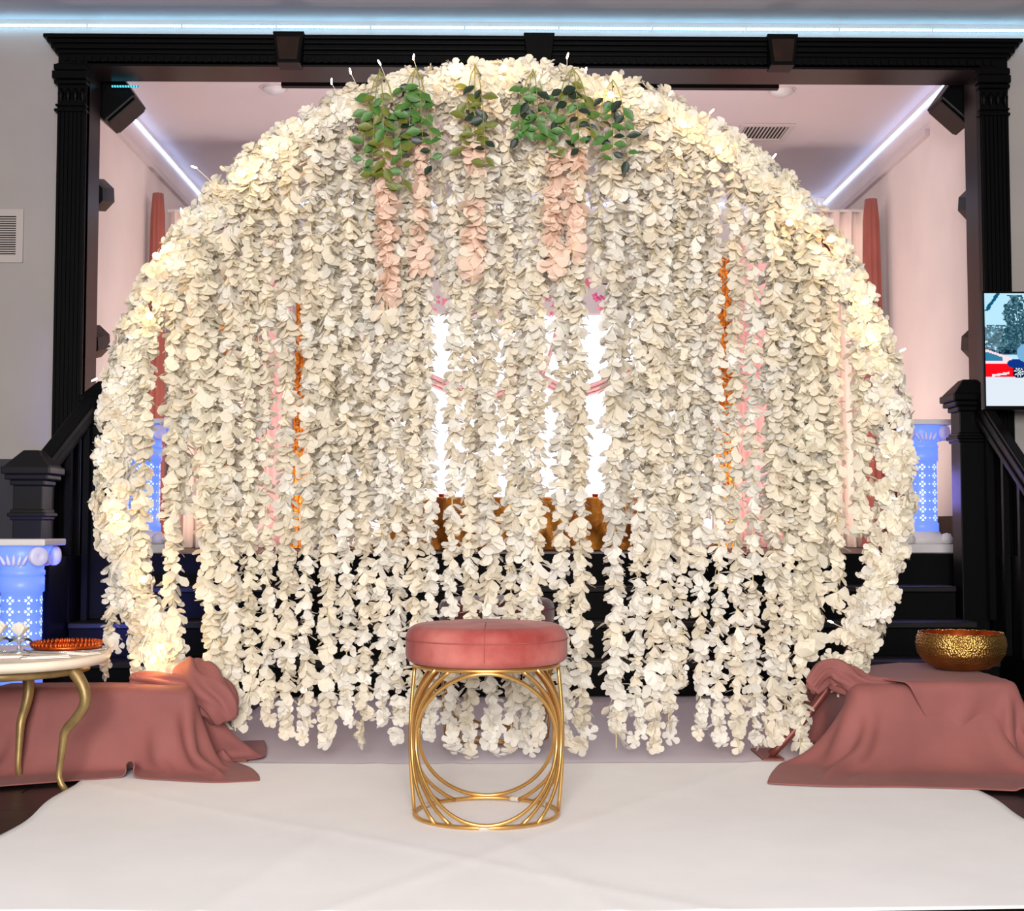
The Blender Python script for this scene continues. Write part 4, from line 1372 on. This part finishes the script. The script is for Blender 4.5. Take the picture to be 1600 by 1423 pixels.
tr = thing('beaded_tray', 'round amber beaded tray at the back of the side table', 'tray', on_table(104, 4.08))
build(MB().lathe([(0.002, 0.002), (0.09, 0.003), (0.10, 0.008), (0.102, 0.014), (0.096, 0.014), (0.088, 0.008), (0.002, 0.007)], 40), 'dish', 'copper_glow', tr, True)
mb = MB()
for k in range(44):
    for lv in range(2):
        a = 2 * PI * (k + 0.5 * lv) / 44
        mb.lathe([(0.0008, -0.006), (0.005, -0.003), (0.005, 0.003), (0.0006, 0.009)], 6, Matrix.Translation(((0.1 - 0.008 * lv) * math.cos(a), (0.1 - 0.008 * lv) * math.sin(a), 0.018)))
build(mb, 'bead_rim', 'copper_glow', tr, True, kind='stuff')
build(MB().lathe([(0.118, 0.0), (0.122, 0.003), (0.118, 0.005), (0.09, 0.003)], 40), 'silver_rim', 'glass_silver', tr, True)
for lab, px, Y, w_, h_, rz in (('cream paper napkin near the front rim of the side table', 70, 3.83, 0.13, 0.08, 0.4), ('folded cream card on the side table beside the silver tray rim', 128, 3.93, 0.09, 0.06, -0.5),
                               ('cream paper menu on the side table under the white rose', 22, 3.84, 0.10, 0.075, 0.15)):
    o = thing('paper_card', lab, 'paper', on_table(px, Y), rz, 'papers on the side table')
    mb = MB().box(-w_ / 2, w_ / 2, -h_ / 2, h_ / 2, 0, 0.003).box(-w_ / 2 + 0.01, w_ / 2 - 0.006, -h_ / 2 + 0.008, h_ / 2 - 0.004, 0.0032, 0.006, Matrix.Rotation(0.15, 4, 'Z'))
    build(mb, 'sheet', 'paper', o)
    build(MB().box(-w_ * 0.3, w_ * 0.3, -0.003, 0.003, 0.0062, 0.0072), 'ribbon', 'antique_gold', o)
for lab, px, Y in (('white rose in a low glass stand on the side table', 30, 3.96), ('white rose at the frame edge on the side table', -3, 3.99)):
    v = thing('rose_holder', lab, 'flower', on_table(px, Y), 0, 'white roses on the side table')
    build(MB().lathe([(0.028, 0), (0.03, 0.003), (0.006, 0.008), (0.005, 0.03), (0.02, 0.036), (0.022, 0.05), (0.020, 0.05)], 20), 'glass_stand', 'glass_silver', v, True)
    r_ = random.Random(px)
    for k in range(9):
        mbp = MB()
        vs_, fs = petal_pts(0.036, 0.036, r_.uniform(-0.7, -0.2), 0.03)
        M = Matrix.Translation((0, 0, 0.048)) @ Matrix.Rotation(k * 2.4, 4, 'Z') @ Matrix.Rotation(rad(-20 - 6 * k), 4, 'Y')
        build(mbp.add([M @ q for q in vs_], fs), 'petal', 'petal_white', v, True)
    for k in range(3):
        o = put('leaf', LEAF['leaf_dark'], v, (0, 0, 0.046))
        o.rotation_euler = (0, rad(15), k * 2.1)

# ------------------------------------------------------------------ gold table and candles on the stage
a, b = W(600, 776, 7.95), W(1018, 776, 7.95)
gt = thing('gold_table', 'low table under crinkled gold satin on the stage behind the strands', 'table', ((a.x + b.x) / 2, 8.2, STAGE_Z))
hw, hh = (b.x - a.x) / 2, a.z - STAGE_Z
mb = MB()
nu, nv = 120, 12
vs_ = []
per = []
dd = 0.25
for i in range(nu):
    t = i / nu * 4
    s_ = int(t); f = t - s_
    c = [(-hw, -dd), (hw, -dd), (hw, dd), (-hw, dd)]
    p, q = c[s_], c[(s_ + 1) % 4]
    per.append((p[0] + (q[0] - p[0]) * f, p[1] + (q[1] - p[1]) * f))
for j in range(nv + 1):
    v = j / nv
    for i, (x, y_) in enumerate(per):
        k = 1 + 0.0 + (1 - v) * 0.03 * math.sin(i * 1.9) + (1 - v) * 0.02
        wob = (1 - v) * 0.025 * math.sin(i * 1.7 + 3 * v) + 0.006 * math.sin(i * 3.1 + 8 * v)
        vs_.append((x * k, y_ * k + wob * (-1 if y_ < 0 else 1), 0.003 + v * (hh - 0.003)))
fs = [(j * nu + i, j * nu + (i + 1) % nu, (j + 1) * nu + (i + 1) % nu, (j + 1) * nu + i) for j in range(nv) for i in range(nu)]
fs.append(tuple(nv * nu + i for i in range(nu)))
build(mb.add(vs_, fs), 'satin_cover', 'gold_satin', gt, True)
for sx in (-1, 1):
    for sy in (-1, 1):
        build(MB().box(sx * (hw - 0.05) - 0.02, sx * (hw - 0.05) + 0.02, sy * 0.18 - 0.02, sy * 0.18 + 0.02, 0, hh - 0.01), 'leg', 'black_wood', gt)
for i, px in enumerate((662, 690, 752, 815, 872, 930, 975)):
    p = W(px, 770, 8.02)
    cd = thing('candle_cup', 'small red candle cup on the gold table, %s from the side table' % ordinal(i + 1), 'candle', (p.x, 8.02, STAGE_Z + hh + 0.001), 0, 'red candle cups on the gold table')
    build(MB().lathe([(0.014, 0), (0.018, 0.004), (0.02, 0.018), (0.017, 0.018), (0.012, 0.014)], 14), 'cup', 'candle_red', cd, True)

# ------------------------------------------------------------------ television
ptl, pbr = W(1534, 455, 6.30), W(1534, 640, 6.30)
TVH = ptl.z - pbr.z
TVW = TVH * 1.72
tv = thing('television', 'flat television showing a red car beside snowy trees', 'television', (ptl.x + TVW / 2, 6.30, 0))
zc = (ptl.z + pbr.z) / 2
build(MB().box(-TVW / 2, TVW / 2, 0, 0.04, zc - TVH / 2, zc + TVH / 2), 'bezel', 'black_plastic', tv, bevel=0.004)
build(MB().tube([(0.05, 0.07, 0.01), (0.05, 0.07, zc)], 0.022, 10).box(0.02, 0.08, 0.03, 0.09, zc - 0.08, zc + 0.08), 'stand_pole', 'black_plastic', tv)
build(MB().box(-0.2, 0.3, -0.08, 0.22, 0.0, 0.015), 'stand_base', 'black_plastic', tv, bevel=0.004)
# picture on the screen: a fine grid of coloured cells
GX, GY = 220, 128
sw, sh_ = TVW - 0.022, TVH - 0.028
xs = [-sw / 2 + sw * i / GX for i in range(GX + 1)]
zs = [zc - sh_ / 2 + 0.004 + sh_ * j / GY for j in range(GY + 1)]
vs_ = [(x, -0.0015, z) for z in zs for x in xs]
fs = [(j * (GX + 1) + i, j * (GX + 1) + i + 1, (j + 1) * (GX + 1) + i + 1, (j + 1) * (GX + 1) + i) for j in range(GY) for i in range(GX)]
n1 = rng.random((40, 70)); n2 = rng.random((90, 150))


def nz(a, u, v):
    h, w = a.shape
    x, y_ = u * (w - 1), v * (h - 1)
    i, j = int(x), int(y_)
    i, j = min(i, w - 2), min(j, h - 2)
    fx, fy = x - i, y_ - j
    return (a[j, i] * (1 - fx) + a[j, i + 1] * fx) * (1 - fy) + (a[j + 1, i] * (1 - fx) + a[j + 1, i + 1] * fx) * fy


def picture(u, v):
    """u across in screen heights from the near edge, v up 0..1"""
    a, b = nz(n1, u / 1.75 % 1, v), nz(n2, u / 1.75 % 1, v)
    if v < 0.25:
        return (0.84, 0.88, 0.92)
    col = (0.70, 0.87, 0.95)
    if 0.45 < v < 0.72 and b < 0.75 - 1.6 * max(0, v - 0.58 - 0.2 * a):       # snowy forest band
        k = 0.35 + 0.9 * a * b
        col = (0.42 * k + 0.1, 0.62 * k + 0.12, 0.72 * k + 0.12)
    wtree = 0.055 + 0.13 * max(0.0, 1.02 - v) ** 0.8
    for cu in (0.27, 0.72, 1.1, 1.55):
        if 0.46 < v < 0.985 and abs(u - cu) < wtree * (0.5 + 0.9 * a) and b > 0.22:
            k = b * b
            col = (0.04 + 0.50 * k, 0.20 + 0.48 * k, 0.26 + 0.46 * k)
    if v > 0.84 and abs(u - 0.01 - (v - 0.84) * 0.72) < 0.010 + 0.016 * b:
        col = (0.05, 0.33, 0.45)
    if 0.46 < v < 0.50 and a < 0.55:
        col = (0.06, 0.12, 0.22)
    # car
    if u < 1.2 and 0.255 < v < 0.40:
        col = (0.93, 0.05, 0.10)
        if v > 0.375:
            col = (0.97, 0.84, 0.86)
        if abs(v - (0.268 + 0.16 * (u - 0.06))) < 0.010 and 0.06 < u < 0.21:
            col = (1.0, 0.86, 0.88)
    roof = 0.50 - 0.35 * max(0, u - 0.02)
    if 0.40 <= v < roof and u < 0.24:
        col = (0.20, 0.48, 0.62) if (v < roof - 0.022 and u < 0.15) else (0.95, 0.84, 0.86)
    for cu in (0.295, 1.0):
        d = math.hypot((u - cu), v - 0.30)
        if d < 0.056:
            col = (0.04, 0.08, 0.14) if (d > 0.044 or int((math.atan2(v - 0.30, u - cu) + 4) * 3) % 2) else (0.78, 0.86, 0.92)
    # seated figure in blue
    if ((u - 0.285) / 0.095) ** 2 + ((v - 0.375) / 0.042) ** 2 < 1:
        col = (0.06, 0.20, 0.50)
    if ((u - 0.37) / 0.09) ** 2 + ((v - 0.47) / 0.085) ** 2 < 1:
        col = (0.45, 0.66, 0.82)
    return col


scr = MB().add(vs_, fs)
me = scr.mesh('screen', None)
sm = bpy.data.materials.new('screen_picture')
sm.use_nodes = True
nt = sm.node_tree
nt.nodes.clear()
out = nt.nodes.new('ShaderNodeOutputMaterial'); em = nt.nodes.new('ShaderNodeEmission'); at = nt.nodes.new('ShaderNodeVertexColor')
at.layer_name = 'picture'
nt.links.new(at.outputs['Color'], em.inputs['Color']); nt.links.new(em.outputs[0], out.inputs['Surface'])
em.inputs['Strength'].default_value = 1.0
me.materials.append(sm)
ca = me.color_attributes.new('picture', 'FLOAT_COLOR', 'CORNER')
cols = np.ones((len(me.loops), 4), dtype=np.float32)
for j in range(GY):
    for i in range(GX):
        c = srgb(*(255 * min(1, max(0, q)) for q in picture((i + 0.5) / GX * sw / sh_, (j + 0.5) / GY)))
        k = (j * GX + i) * 4
        cols[k:k + 4] = c
ca.data.foreach_set('color', cols.ravel())
put('screen', me, tv)
